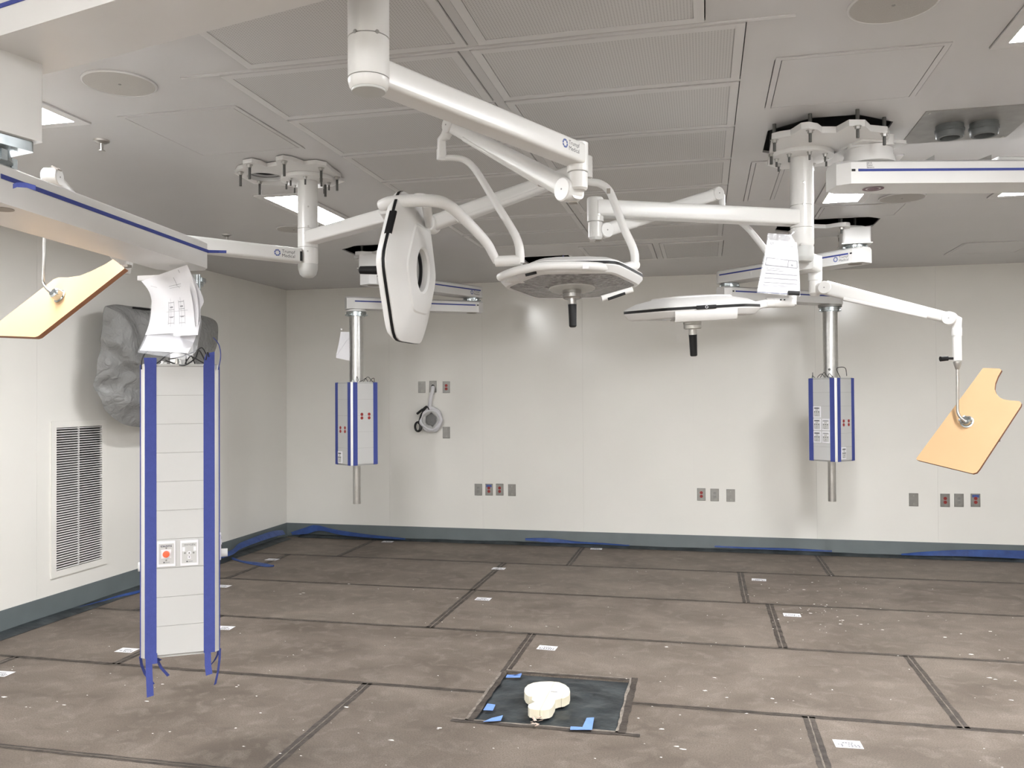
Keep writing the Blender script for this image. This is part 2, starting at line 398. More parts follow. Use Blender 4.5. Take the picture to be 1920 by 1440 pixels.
MB().box(((XL+XR)/2, (YB+YW)/2, H+.5), (XR-XL+.4, YW-YB+.4, .04)).build('plenum_deck', 'duct', ce)
# ------------------------------------------------------------------ ceiling fittings
def diffuser(x0, x1, y0, y1, label, group, fr=.035):
    t = thing('air_diffuser', label, 'air diffuser', ((x0+x1)/2, (y0+y1)/2, H), group)
    MB().plate(rect(x0, y0, x1, y1), [rect(x0+fr, y0+fr, x1-fr, y1-fr)], H-.006, H-.0005).build('frame', 'frame', t)
    MB().box(((x0+x1)/2, (y0+y1)/2, H-.0025), (x1-x0-2*fr-.004, y1-y0-2*fr-.004, .003)).build('perforated_face', 'perf', t)
gd = 'laminar flow diffusers in the main ceiling array'
for y0, y1 in zip(yr, yr[1:]):
    for x0, x1 in ((-1.872, -.885), (-.835, .152)):
        diffuser(x0, x1, y0+.012, y1-.012, 'wide perforated white ceiling diffuser in the main two-column array', gd)
for x0, x1 in ((-1.722, -.835), (-.79, .012)):
    for yy in (2.375,):
        diffuser(x0, x1, yy+.012, yy+.565, 'perforated white ceiling diffuser in the narrower rows above the big light tube', 'diffusers in the narrower rows')
diffuser(-1.05, -.42, 7.2, 8.02, 'small perforated ceiling diffuser beside the open black ceiling hatch', None)
diffuser(-.36, .17, 7.2, 8.02, 'small perforated ceiling diffuser at the end of the array near the rear boom', None)
MB().box((-.86, 2.965, H-.003), (2.35, .012, .006)).build('array_rail', 'frame', ce)
def access(x0, x1, y0, y1, label):
    t = thing('access_panel', label, 'access panel', ((x0+x1)/2, (y0+y1)/2, H))
    MB().plate(rect(x0, y0, x1, y1), [rect(x0+.022, y0+.022, x1-.022, y1-.022)], H-.0035, H-.0003).build('frame', 'ceiling', t)
    MB().box(((x0+x1)/2, (y0+y1)/2, H-.0018), (x1-x0-.05, y1-y0-.05, .003)).build('door', 'ceiling', t)
access(-2.60, -2.0, 3.31, 3.97, 'square ceiling access panel beside the bolted plate with the round hole')
access(.28, .90, 3.335, 3.93, 'square ceiling access panel in front of the bolted mount over the black opening')
access(.80, 1.365, 6.08, 6.50, 'square ceiling access panel beside the round speaker behind the lit fixture')
access(2.19, 2.80, 7.87, 8.5, 'square ceiling access panel close to the white rear wall')
access(.27, .46, 4.80, 5.79, 'narrow ceiling access panel beside the light tube that holds the paper sheet')
def troffer(x0, x1, y0, y1, label, group=None, off=''):
    t = thing('ceiling_light'+off, label, 'ceiling light', ((x0+x1)/2, (y0+y1)/2, H), group)
    MB().plate(rect(x0-.05, y0-.05, x1+.05, y1+.05), [rect(x0, y0, x1, y1)], H-.007, H-.0005).build('frame', 'frame', t)
    MB().box(((x0+x1)/2, (y0+y1)/2, H-.004), (x1-x0-.002, y1-y0-.002, .004)).build('lit_lens'+off, 'lens', t)
troffer(-3.08, -2.83, 2.4, 3.31, 'lit rectangular ceiling light behind the raised end of the big overhead boom arm')
troffer(-2.74, -2.52, 4.87, 5.78, 'lit rectangular ceiling light behind the tube of the bolted plate with the round hole')
troffer(.79, 1.01, 4.90, 5.94, 'lit rectangular ceiling light behind the boom arm beside the black opening')
troffer(1.88, 2.12, 4.90, 6.02, 'lit rectangular ceiling light furthest from the bolted mount with the black opening')
troffer(1.10, 1.36, 2.2, 3.38, 'lit rectangular ceiling light beside the round speaker in front of the ring plate')
for x in (-2.9, -.6, 1.7):
    for y in (-2.3, -.7): troffer(x-.14, x+.14, y-.55, y+.55, 'lit rectangular ceiling light over the near end of the room', 'lights over the near end of the room', '_offscreen')
def spk(x, y, label, r=.143):
    t = thing('ceiling_speaker', label, 'speaker', (x, y, H))
    MB().lathe((x, y, H), (0, 0, -1), [(r, .0005), (r, .006), (r-.006, .009), (r-.008, .007)], 48).build('rim', 'frame', t)
    MB().lathe((x, y, H), (0, 0, -1), [(r-.008, .001), (r-.008, .0075), (.004, .008)], 48).build('grille', 'speaker', t)
    MB().lathe((x, y, H), (0, 0, -1), [(.006, .007), (.006, .0095), (.002, .010)], 10).build('centre_screw', 'grey', t)
spk(-2.31, 2.955, 'round flush ceiling speaker beside the big overhead boom arm')
spk(.62, 2.955, 'round flush ceiling speaker in front of the square access panel')
spk(1.28, 5.92, 'round flush ceiling speaker beside the lit fixture under the right boom arm')
spk(-3.05, 5.86, 'round flush ceiling speaker behind the left light tube', .13)
def sprinkler(x, y, label):
    t = thing('sprinkler_head', label, 'sprinkler', (x, y, H))
    MB().lathe((x, y, H), (0, 0, -1), [(.038, 0), (.036, .008), (.022, .016), (.014, .018)], 24).build('escutcheon', 'steel', t)
    MB().lathe((x, y, H), (0, 0, -1), [(.010, .015), (.009, .05), (.018, .052), (.018, .055), (.004, .056)], 16).build('deflector', 'steel', t)
sprinkler(-2.918, 3.6, 'small chrome sprinkler head near the square access panel')
sprinkler(-3.67, 5.94, 'small sprinkler head beyond the white light arm')
# open hatch detail
t = thing('ceiling_hatch', 'open square black ceiling hatch near the rear wall above the domed light', 'ceiling hatch', (-1.43, 7.81, H))
MB().plate(rect(-1.68, 7.56, -1.18, 8.06), [HB], H-.004, H-.0003).build('rim', 'frame', t)
MB().cyl((-1.30, 7.9, H+.02), (-1.30, 7.9, H+.35), .008).build('blue_pipe', 'logo', t)
# plate with two conduits
pc = [Pz(1688, 270, H), Pz(1738, 208, H), Pz(1920, 195, H), Pz(1885, 256, H)]
t = thing('conduit_plate', 'grey metal ceiling plate with two threaded conduit rings', 'plate', (1.23, 4.39, H))
MB().box((1.245, 4.388, H-.002), (.49, .51, .004)).build('plate', 'dsteel', t)
for cx_ in (1.16, 1.31):
    mb = MB().lathe((cx_, 4.37, H), (0, 0, -1), [(.062, .002), (.062, .022), (.066, .024), (.066, .034), (.061, .036), (.061, .058), (.057, .064), (.044, .064), (.044, .005), (.001, .005)], 40)
    g = mb.build('conduit_ring', 'conduit', t)
for sx in (-.225, .225):
    for sy in (-.235, .235): MB().lathe((1.245+sx, 4.388+sy, H), (0, 0, -1), [(.008, .003), (.007, .007), (.002, .008)], 10).build('screw', 'steel', t)

# ------------------------------------------------------------------ ceiling mounts, light tubes, arms
def bolt(parent, p, drop=.05, nut=.012, name='bolt'):
    p = V(p); mb = MB()
    mb.lathe(p, (0, 0, -1), [(nut*1.5, 0), (nut*1.5, .003), (nut, .003), (nut, .015), (nut*.8, .016)], 6)
    o = mb.build(name, 'steel', parent)
    MB().cyl(p-Z*.014, p-Z*drop, nut*.58, seg=10).build('thread', 'bolt', o)
def screw(parent, p, n, r=.006, m='steel'):
    MB().lathe(p, n, [(r, -.002), (r, .0015), (r*.5, .002)], 12).build('screw', m, parent)
def disc(parent, name, c, axis, r, half, m='white', rim=True):
    mb = MB().lathe(V(c), axis, [(r*.9, -half), (r, -half+.004), (r, half-.004), (r*.9, half)], 32)
    o = mb.build(name, m, parent)
    if rim:
        for s in (-1, 1):
            MB().lathe(V(c)+V(axis).normalized()*(s*half), axis, [(.0035, -.001), (.0035, .001)], 10).build('pin', 'grey', o)
    return o
def shaft(root, S, r, zb, seams, m='white'):
    prof = [(r*.84, zb), (r*.93, zb+.006), (r, zb+.02)]
    for z in sorted(seams): prof += [(r, z-.0015), (r-.006, z-.0015), (r-.006, z+.0015), (r, z+.0015)]
    return MB().lathe((S.x, S.y, 0), (0, 0, 1), prof+[(r, H)], 48).build('ceiling_tube', m, root)
def hexr(th, ap, p=16):
    return ap*sum(abs(math.cos(th-k*math.pi/3-math.pi/6))**p for k in range(3))**(-1/p)
def light_head(root, C, n, u, ap, back_hole, panel_dir=None):
    n = V(n).normalized(); u = V(u); u = (u-n*u.dot(n)).normalized(); v = n.cross(u); C = V(C); N = 72
    def ring(s, h, pw=16, circ=None):
        out = []
        for k in range(N):
            th = 2*math.pi*k/N; r = circ if circ is not None else s*hexr(th, ap, pw)
            out.append(C+u*(r*math.cos(th))+v*(r*math.sin(th))+n*h)
        return out
    body = MB()
    rings = []
    if back_hole: rings += [ring(0, .0, circ=.085), ring(0, -.052, circ=.088), ring(0, -.060, circ=.096)]
    else: rings += [ring(0, -.063, circ=.004), ring(0, -.062, circ=.09)]
    rings += [ring(.58, -.056), ring(.60, -.050), ring(.82, -.036), ring(.95, -.019), ring(1.0, -.011), ring(1.0, .011), ring(.985, .018), ring(.93, .036), ring(.885, .040), ring(.875, .034)]
    hd = body.loft(rings, caps=False).build('light_head', 'white2', root, sharp=24)
    MB().loft([ring(1.004, -.006), ring(1.006, -.006), ring(1.006, .006), ring(1.004, .006)], caps=False, closed=True).build('rim_band', 'black', hd)
    MB().loft([ring(.88, .029), ring(.88, .035), ring(.35, .046), ring(0, .048, circ=.06)], caps=True).build('lens', 'ledglass', hd)
    MB().loft([ring(0, .044, circ=.105), ring(0, .051, circ=.10), ring(0, .055, circ=.06)], caps=True).build('centre_dome', 'cap', hd)
    if back_hole:
        MB().loft([ring(0, -.030, circ=.0865), ring(0, -.030, circ=.078), ring(0, -.018, circ=.078), ring(0, -.018, circ=.0865)], caps=False, closed=True).build('black_seal_ring', 'black', hd)
        MB().loft([ring(0, .0, circ=.0855), ring(0, -.002, circ=.001)], caps=False).build('recess_plate', 'greyp', hd)
    MB().lathe(C, n, [(.040, .050), (.042, .058), (.042, .068), (.039, .070), (.041, .072), (.041, .088), (.036, .092), (.02, .092)], 40).build('handle_hub', 'steel', hd)
    MB().lathe(C, n, [(.018, .088), (.018, .112), (.02, .112), (.02, .118), (.016, .12)], 24).build('handle_socket', 'steel', hd)
    MB().lathe(C, n, [(.0195, .114), (.0185, .13), (.0165, .215), (.012, .219)], 24).build('sterile_handle', 'black', hd)
    return hd, u, v
def logo(parent, origin, xd, yd, s):
    """ring mark and two lines of lettering"""
    xd, yd = V(xd).normalized(), V(yd).normalized(); nn = xd.cross(yd); mb = MB(); o = V(origin)+xd*(s*.55)+yd*(s*.5)
    for k in range(8):
        a = 2*math.pi*k/8+.2; b = a+2*math.pi/8*.82
        pts = [o+xd*(r*math.cos(t))+yd*(r*math.sin(t)) for r, t in ((s*.32, a), (s*.52, a), (s*.52, (a+b)/2), (s*.52, b), (s*.32, b))]
        mb.extr(pts, nn*.0006)
    mb.build('logo_mark', 'logo', parent)
    text('Trumpf\nMedical', V(origin)+xd*(s*1.3)+yd*(s*.58), xd, yd, s*.72, 'ink', parent)
def lobe_plate(root, pts, z, th, m='white', holes=()):
    return MB().plate([tuple(p[:2]) for p in pts], list(holes), z-th, z).build('mount_plate', m, root)

# ---- light hanging from the tube nearest the camera (vertical head)
L1 = thing('surgical_light', 'white surgical light turned on edge, back and hollow centre showing, on the biggest ceiling tube', 'surgical light', S1)
r1 = .0545; za = 2.525
shaft(L1, S1, r1, 2.478, [2.612, 2.506])
MB().lathe((S1.x, S1.y, 0), (0, 0, 1), [(r1*.80, 2.472), (r1*.82, 2.474), (r1*.82, 2.479)], 40).build('tube_cap', 'cap', L1)
MB().lathe((S1.x, S1.y, 0), (0, 0, 1), [(.15, H-.02), (.15, H-.001)], 40).build('mount_disc', 'white', L1)
for px in (658, 713):
    q = P(px, 54, 2.15); nn = V((q.x-S1.x, q.y-S1.y, 0)).normalized(); screw(L1, V((S1.x, S1.y, q.z))+nn*r1, nn, .0055, 'dsteel')
E1 = Pz(1083, 292, za); d1 = (E1-V((S1.x, S1.y, za))).normalized()
a1 = MB().bar(V((S1.x, S1.y, za))+d1*.03, E1-d1*.012, .082, .074, .012).build('arm', 'white', L1)
MB().lathe((E1.x, E1.y, 0), (0, 0, 1), [(.030, za+.047), (.038, za+.043), (.038, za-.058), (.036, za-.060)], 36).build('elbow', 'white', L1)
cside = d1.cross(Z).normalized()
if cside.dot(CAM-E1) < 0: cside = -cside
lx = -cside.cross(Z); lx = d1 if (P(1100, 300, 3)-P(1000, 300, 3)).dot(d1) > 0 else -d1
logo(a1, E1-d1*.155+cside*.0412+Z*(-.010), lx, Z, .030)
screw(L1, E1+V((0, -.0385, -.03)), (0, -1, 0), .006, 'black')
J1 = P(1060, 353, 2.98); K1 = P(846, 236, 3.55)
MB().lathe((E1.x, E1.y, 0), (0, 0, 1), [(.028, za-.125), (.035, za-.118), (.035, za-.0635), (.029, za-.0635), (.029, za-.058)], 32).build('swivel_body', 'white', L1)
sd = (K1-J1).normalized(); sa = sd.cross(Z).normalized()
if sa.dot(CAM-J1) < 0: sa = -sa
J1c = V((E1.x, E1.y, J1.z))-V((sd.x, sd.y, 0)).normalized()*-.035
disc(L1, 'swivel_disc', J1c+sa*.012, sa, .043, .036)
MB().bar(J1c, V((E1.x, E1.y, J1.z)), .06, .07, .02).build('swivel_neck', 'white', L1)
MB().box(J1c-Z*.044+V((E1.x-J1c.x, E1.y-J1c.y, 0))*.3, (.03, .03, .006)).build('brown_cap', 'brown', L1)
sp1 = MB().bar(J1c, K1, .058, .076, .02, .046, .056).build('spring_arm', 'white', L1)
MB().bar(J1c+sd*.18-Z*.030, K1-sd*.12-Z*.022, .05, .030, .012, .04, .024).build('spring_cover', 'white', sp1)
disc(L1, 'knuckle_disc', K1, sa, .033, .028)
T1 = P(828, 262, 3.58); T1b = P(828, 300, 3.6)
MB().tube([K1+Z*.01, K1-Z*.01+(T1-K1)*.6, T1, T1b], [.026, .022, .019, .019], 20).build('drop_tube', 'white', L1)
MB().lathe(T1b, (0, 0, 1), [(.0215, 0), (.0215, .045), (.020, .047)], 28).build('tube_collar', 'white2', L1)
pth = smooth([P(826, 297, 3.6), P(850, 296, 3.6), P(873, 301, 3.59), P(894, 322, 3.57), P(928, 378, 3.52), P(960, 430, 3.46), P(972, 456, 3.44), P(975, 478, 3.43), P(975, 493, 3.43)])
MB().tube(pth, [.0125+.006*min(1, i/len(pth)*1.2) for i in range(len(pth))], 16).build('upper_yoke', 'white', L1)
MB().cyl(P(978, 488, 3.43), P(930, 490, 3.46), .0225).build('yoke_pivot', 'white', L1)
y2 = smooth([P(932, 491, 3.46), P(924, 476, 3.45), P(912, 455, 3.43), P(880, 420, 3.38), P(848, 390, 3.34), P(822, 378, 3.31), P(780, 376, 3.30), P(735, 379, 3.31), P(716, 386, 3.34)])
yk = MB().tube(y2, [.017+.008*min(1, i/len(y2)*1.6) for i in range(len(y2))], 18).build('lower_yoke', 'white2', L1)
B1 = camdir(.98, -.03, .18); C1 = P(768, 507, 3.48)
hd1, u1, v1 = light_head(L1, C1, -B1, camdir(-.15, 0, .985), .300, True)
MB().bar(P(722, 392, 3.33), P(738, 424, 3.42), .05, .05, .016, .03, .045).build('yoke_bracket', 'white2', L1)
MB().bar(P(800, 378, 3.31), P(804, 420, 3.52), .04, .05, .014, .03, .04).build('yoke_bracket', 'white2', L1)
MB().lathe(P(788, 372, 3.31), (0, 0, 1), [(.03, -.012), (.03, .012), (.026, .015)], 28).build('yoke_boss', 'white2', L1)
# touch panel on the rim of head 1 and warning sticker in the hollow
e = u1*.86+V((0, 0, 1))*.5; e = (e-B1*e.dot(B1)).normalized()
rim_c = C1+e*(.298)
tdir = B1.cross(e).normalized()
MB().bar(rim_c-tdir*.055, rim_c+tdir*.055, .03, .012, .005, up=e).build('control_panel', 'black', hd1)
stc = C1+B1*.004
MB().extr([stc+Z*.055+u1*.03, stc+Z*.03+u1*.055, stc+Z*.02+u1*.01], B1*.001).build('warning_sticker', 'yellow', hd1)
MB().extr([stc+Z*.015+u1*.05, stc-Z*.02+u1*.06, stc-Z*.01+u1*.02], B1*.001).build('warning_sticker', 'yellow', hd1)
screw(L1, P(732, 404, 3.355), camdir(0, 0, 1), .004, 'black')

# ---- left tube: second light (tilted, lens showing) and an empty arm to the shield
LM = thing('ceiling_mount', 'bolted white ceiling plate with an empty round hole and a light tube', 'ceiling mount', (S2.x-.15, S2.y, H))
zz = H-.014
out = [Pz(px, py, zz) for px, py in ((440, 322), (446, 314), (456, 311), (455, 303), (472, 300), (490, 304), (500, 309), (519, 306), (517, 297), (530, 294), (548, 297), (570, 305), (592, 303), (612, 307), (624, 318), (640, 329), (628, 334))]
out += [V((S2.x+.17, S2.y+.13, 0)), V((S2.x+.05, S2.y+.22, 0)), V((S2.x-.12, S2.y+.22, 0)), V((ring_c.x+.0, ring_c.y+.20, 0)), V((ring_c.x-.14, ring_c.y+.12, 0))]
MB().plate([tuple(p[:2]) for p in out], [HC], H-.026, H-.004).build('mount_plate', 'white2', LM)
MB().lathe((ring_c.x, ring_c.y, 0), (0, 0, 1), [(.092, H-.026), (.100, H-.027), (.100, H-.026)], 36, False).build('hole_rim', 'greyp', LM)
MB().lathe((S2.x, S2.y, 0), (0, 0, 1), [(.145, H-.05), (.15, H-.047), (.15, H-.027)], 48).build('tube_flange', 'white2', LM)
for px, py in ((451, 323), (468, 309), (487, 340), (533, 303), (602, 315), (632, 332)): bolt(LM, Pz(px, py, H-.028), .078, .0125)
for k in range(8):
    a = k*math.pi/4+.35; bolt(LM, (S2.x+.12*math.cos(a), S2.y+.12*math.sin(a), H-.05), .045, .009)
bolt(LM, Pz(610, 340, H-.03), .09, .0125)
L2 = thing('surgical_light', 'white surgical light tilted to show its faceted lens, on the tube through the holed plate', 'surgical light', S2)
r2 = .057
shaft(L2, S2, r2, 2.42, [2.631, 2.523])
MB().lathe((S2.x, S2.y, 0), (0, 0, 1), [(.012, 2.352), (.03, 2.356), (.046, 2.37), (.055, 2.40), (.0565, 2.43)], 40).build('tube_cap', 'cap', L2)
for px, py in ((578, 387), (578, 424), (569, 437), (577, 471)):
    q = P(px, py, 4.76); nn = V((q.x-S2.x, q.y-S2.y, 0)).normalized(); screw(L2, V((S2.x, S2.y, q.z))+nn*r2, nn, .005)
z2 = 2.579; A2 = V((S2.x, S2.y, z2)); d2 = (Pz(718, 408, z2)-A2).normalized(); E2 = A2+d2*1.08
MB().bar(A2+d2*.03, E2, .08, .074, .012).build('arm', 'white', L2)
MB().lathe((E2.x, E2.y, 0), (0, 0, 1), [(.034, z2+.045), (.038, z2+.04), (.038, z2-.06)], 32).build('elbow', 'white', L2)
J2 = V((E2.x, E2.y, z2-.10)); K2 = P(1098, 314, 3.75); s2 = (K2-J2).normalized()
MB().lathe((E2.x, E2.y, 0), (0, 0, 1), [(.028, z2-.135), (.035, z2-.128), (.035, z2-.06)], 32).build('swivel_body', 'white', L2)
sa2 = s2.cross(Z).normalized(); disc(L2, 'swivel_disc', J2+s2*.05, sa2, .043, .036)
sp2 = MB().bar(J2+s2*.03, K2, .058, .074, .02, .05, .06).build('spring_arm', 'white', L2)
MB().bar(J2+s2*.2-Z*.03, K2-s2*.12-Z*.024, .05, .03, .012).build('spring_cover', 'white', sp2)
MB().lathe((K2.x, K2.y, 0), (0, 0, 1), [(.026, K2.z+.05), (.031, K2.z+.045), (.031, K2.z-.048), (.026, K2.z-.05)], 28).build('knuckle', 'white', L2)
MB().lathe((K2.x, K2.y, 0), (0, 0, 1), [(.024, K2.z-.053), (.024, K2.z-.049)], 24).build('knuckle_hollow', 'brown', L2)  # brown disc stands in for the shaded hollow under the knuckle
q2 = smooth([V((K2.x, K2.y, K2.z-.045)), P(1106, 341, 3.75), P(1124, 344, 3.75), P(1140, 355, 3.74), P(1151, 377, 3.72), P(1170, 428, 3.68), P(1184, 458, 3.65), P(1190, 478, 3.64), P(1190, 499, 3.64)])
uy2 = MB().tube(q2, [.0165+.002*i/len(q2) for i in range(len(q2))], 18).build('upper_yoke', 'white', L2)
MB().box(P(1141, 358, 3.715), (.016, .006, .022)).build('rating_label', 'brown', uy2)
MB().lathe(P(1190, 498, 3.64), camdir(0, 0, 1), [(.016, -.024), (.021, -.02), (.021, .02), (.016, .024)], 24).build('yoke_pivot', 'white', L2)
MB().cyl(P(1186, 499, 3.62), P(1150, 507, 3.52), .0215).build('pivot_tube', 'white2', L2)
l2 = smooth([P(1154, 506, 3.52), P(1138, 502, 3.47), P(1110, 499, 3.41), P(1060, 498, 3.38), P(1010, 500, 3.385), P(975, 506, 3.42), P(950, 514, 3.47), P(938, 520, 3.52)])
ly2 = MB().tube(l2, .0175, 18).build('lower_yoke', 'white2', L2)
MB().box(P(1098, 500, 3.365), (.024, .006, .016), (camdir(1, 0, 0), camdir(0, 0, -1), camdir(0, 1, 0))).build('rating_label', 'paper', ly2)
n2 = camdir(.015, -math.cos(math.radians(6)), math.sin(math.radians(6))); C2 = P(1072, 522, 3.72)
hd2, u2, v2 = light_head(L2, C2, n2, camdir(1, .02, 0), .285, False)
MB().bar(P(944, 522, 3.55), P(990, 524, 3.66), .04, .034, .012).build('yoke_bracket', 'white2', L2)
for pa, pb in (((985, 516), (1006, 511)), ((1140, 561), (1172, 550))):
    a, b = P(pa[0], pa[1], 3.42), P(pb[0], pb[1], 3.42); MB().bar(a, b, .012, .011, .003).build('grip_pad', 'black', hd2)
MB().bar(P(1128, 560, 3.435), P(1186, 543, 3.435), .03, .024, .01).build('grip_bar', 'white2', hd2)
# arm carrying the left shield
z2b = 2.471; A2b = V((S2.x, S2.y, z2b)); d2b = (Pz(340, 456, z2b)-A2b).normalized(); E2b = A2b+d2b*1.0
SA = thing('suspension', 'white arm and sprung joint carrying the orange board by the left wall', 'suspension', E2b)
ab = MB().bar(A2b+d2b*.058, E2b, .08, .082, .014).build('arm', 'white', SA)
cs = d2b.cross(Z).normalized(); cs = cs if cs.dot(CAM-A2b) > 0 else -cs
lx = -d2b
logo(ab, A2b+d2b*.225+cs*.0405-Z*.018, lx, Z, .036)
MB().bar(A2b+d2b*.062-Z*.032, A2b+d2b*.062+Z*.022, .015, .084, .004, up=cs).build('black_stop', 'black', ab)
MB().lathe((E2b.x, E2b.y, 0), (0, 0, 1), [(.03, z2b-.185), (.036, z2b-.175), (.036, z2b+.04)], 30).build('elbow', 'white', SA)
J2b = V((E2b.x, E2b.y, z2b-.12)); K2b = P(98, 332, 3.45); s2b = (K2b-J2b).normalized(); sab = s2b.cross(Z).normalized()
MB().bar(J2b, K2b, .055, .07, .018, .05, .06).build('spring_arm', 'white', SA)
disc(SA, 'swivel_disc', J2b, sab, .042, .034); kd = disc(SA, 'knuckle_disc', K2b, sab, .036, .032)
MB().box(P(106, 316, 3.43), (.03, .03, .006), (camdir(1, -.5, 0), camdir(0, 0, 1), camdir(.5, 1, 0))).build('brown_cap', 'brown', kd)
MB().box(P(238, 499, 3.93), (.03, .03, .012)).build('brown_cap', 'brown', SA)
RT = P(83, 408, 3.45)
MB().tube([K2b+V((0, 0, 0)), V((RT.x, RT.y, K2b.z-.05)), V((RT.x, RT.y, RT.z+.01))], [.022, .02, .018], 18).build('drop_tube', 'white', SA)

# ---- right tube: mount, third light (edge on), shield arm
RM = thing('ceiling_mount', 'lobed white ceiling mount bolted across a black octagonal opening', 'ceiling mount', (.62, 4.44, H))
zf = H-.045
lob = [Pz(px, py, zf) for px, py in ((1446, 262), (1447, 250), (1462, 246), (1482, 243), (1502, 230), (1516, 228), (1533, 231), (1541, 237), (1568, 237), (1592, 224), (1622, 224), (1632, 234), (1664, 237), (1668, 246))]
lob += [V((.86, 4.62, 0)), V((.74, 4.72, 0)), V((.55, 4.70, 0)), V((.42, 4.72, 0)), V((.34, 4.62, 0))]
MB().plate([tuple(p[:2]) for p in lob], [], zf-.03, zf).build('mount_plate', 'white2', RM)
MB().lathe((S3.x, S3.y, 0), (0, 0, 1), [(.15, zf-.052), (.155, zf-.05), (.155, zf-.028)], 44).build('tube_flange', 'white2', RM)
for px, py in ((1519, 244), (1608, 236), (1658, 250), (1452, 262), (1446, 288)): 
    p = Pz(px, py, zf-.03); bolt(RM, p, .055, .0125)
    MB().cyl(p+Z*.03, p+Z*.35, .0085, seg=12).build('hanger_rod', 'bolt', RM)
for k in range(8):
    a = k*math.pi/4+.2; bolt(RM, (S3.x+.125*math.cos(a), S3.y+.125*math.sin(a), zf-.052), .04, .009)
L3 = thing('surgical_light', 'white surgical light seen edge on with black handle below, near the rear-right column', 'surgical light', S3)
r3 = .057
shaft(L3, S3, r3, 2.405, [2.617, 2.504])
MB().lathe((S3.x, S3.y, 0), (0, 0, 1), [(.045, 2.335), (.053, 2.345), (.056, 2.36), (.056, 2.41)], 40).build('tube_cap', 'cap', L3)
for px, py in ((1507, 341), (1507, 382), (1502, 458)):
    q = P(px, py, 4.18); nn = V((q.x-S3.x, q.y-S3.y, 0)).normalized(); screw(L3, V((S3.x, S3.y, q.z))+nn*r3, nn, .006)
z3 = 2.556; A3 = V((S3.x, S3.y, z3)); E3 = Pz(1116, 391, z3); d3 = (E3-A3).normalized()
MB().bar(A3+d3*.03, E3, .085, .078, .013).build('arm', 'white', L3)
MB().lathe((E3.x, E3.y, 0), (0, 0, 1), [(.034, z3+.052), (.039, z3+.046), (.039, z3-.062), (.037, z3-.064)], 32).build('elbow', 'white', L3)
screw(L3, E3+camdir(.35, 0, .94)*.039-Z*.035, camdir(.35, 0, .94), .006)
J3 = V((E3.x, E3.y, z3-.115)); K3 = P(1342, 364, 4.3); s3 = (K3-J3).normalized(); sa3 = s3.cross(Z).normalized()
MB().lathe((E3.x, E3.y, 0), (0, 0, 1), [(.024, z3-.15), (.034, z3-.138), (.034, z3-.0675), (.029, z3-.0675), (.029, z3-.063)], 32).build('swivel_body', 'white', L3)
J3c = J3+s3*.05-Z*.005
disc(L3, 'swivel_disc', J3c, sa3, .036, .034)
MB().box(J3c-Z*.036-s3*.03, (.03, .03, .006)).build('brown_cap', 'brown', L3)
MB().bar(J3c, K3, .055, .066, .018, .05, .06).build('spring_arm', 'white', L3)
disc(L3, 'knuckle_disc', K3, sa3, .034, .03)
MB().cyl(P(1353, 366, 4.3), P(1355, 404, 4.3), .016).build('drop_tube', 'white', L3)
q3 = smooth([P(1352, 402, 4.3), P(1372, 408, 4.29), P(1400, 426, 4.26), P(1438, 472, 4.16), P(1472, 516, 4.04), P(1485, 545, 3.96), P(1486, 572, 3.93)])
MB().tube(q3, [.014+.004*i/len(q3) for i in range(len(q3))], 16).build('upper_yoke', 'white', L3)
pv3 = MB().cyl(P(1488, 567, 3.93), P(1436, 568, 3.93), .0235).build('yoke_pivot', 'white', L3)
MB().cyl(P(1453, 567.5, 3.93), P(1450, 567.5, 3.93), .0245).build('pivot_ring', 'white2', pv3)
for px in (1464, 1471): MB().box(P(px, 562, 3.905), (.006, .006, .006)).build('pivot_mark', 'black', pv3)
n3 = camdir(math.sin(math.radians(3.2)), -1, -.055); C3 = P(1297, 580, 3.90)
hd3, u3, v3 = light_head(L3, C3, n3, camdir(1, .056, 0), .285, False)
fwd = camdir(0, 0, 1); fwd = (fwd-n3*fwd.dot(n3)).normalized()
fp = []
for s_ in (-1, -.6, 0, .6, 1): fp.append(C3+u3*(.135*s_)+fwd*(.288-.004*abs(s_))+n3*.012)
g = [[p+n3*h-fwd*b for p in fp] for h, b in ((0, -.004), (.01, -.004), (.03, 0), (.045, .012), (.048, .05))]
MB().grid(g).build('control_housing', 'white2', hd3)
cp = C3+fwd*.291
MB().bar(cp-u3*.042, cp+u3*.042, .010, .017, .003, up=n3).build('control_panel', 'black', hd3)
mbx = MB(); cc = cp+fwd*.0055
mbx.tube([cc+u3*(.0055*math.cos(k*math.pi/8))+n3*(.0055*math.sin(k*math.pi/8)) for k in range(16)], .0011, 6, True); mbx.build('power_mark', 'paper', hd3)
MB().bar(C3+u3*.29, P(1440, 568, 3.93), .03, .04, .012).build('yoke_bracket', 'white2', L3)
SB = thing('suspension', 'white arm and sloping sprung arm carrying the orange board in front of the rear wall', 'suspension', P(1548, 540, 4.35))
E3b = P(1528, 497, 4.42); A3b = V((S3.x, S3.y, E3b.z))
MB().bar(A3b+(E3b-A3b).normalized()*.058, E3b, .075, .085, .014, ext=0).build('arm', 'white', SB)
MB().lathe((E3b.x, E3b.y, 0), (0, 0, 1), [(.03, E3b.z-.088), (.036, E3b.z-.082), (.036, E3b.z+.045)], 30).build('elbow', 'white', SB)
J4 = P(1549, 540, 4.36); K4 = P(1781, 597, 4.0); s4 = (K4-J4).normalized(); sa4 = s4.cross(Z).normalized()
MB().lathe((E3b.x, E3b.y, 0), (0, 0, 1), [(.02, J4.z-.035), (.033, J4.z-.02), (.033, E3b.z-.085)], 30).build('swivel_body', 'white', SB)
MB().bar(V((E3b.x, E3b.y, J4.z)), J4, .05, .06, .018).build('swivel_neck', 'white', SB)
disc(SB, 'swivel_disc', J4, sa4, .034, .034); 
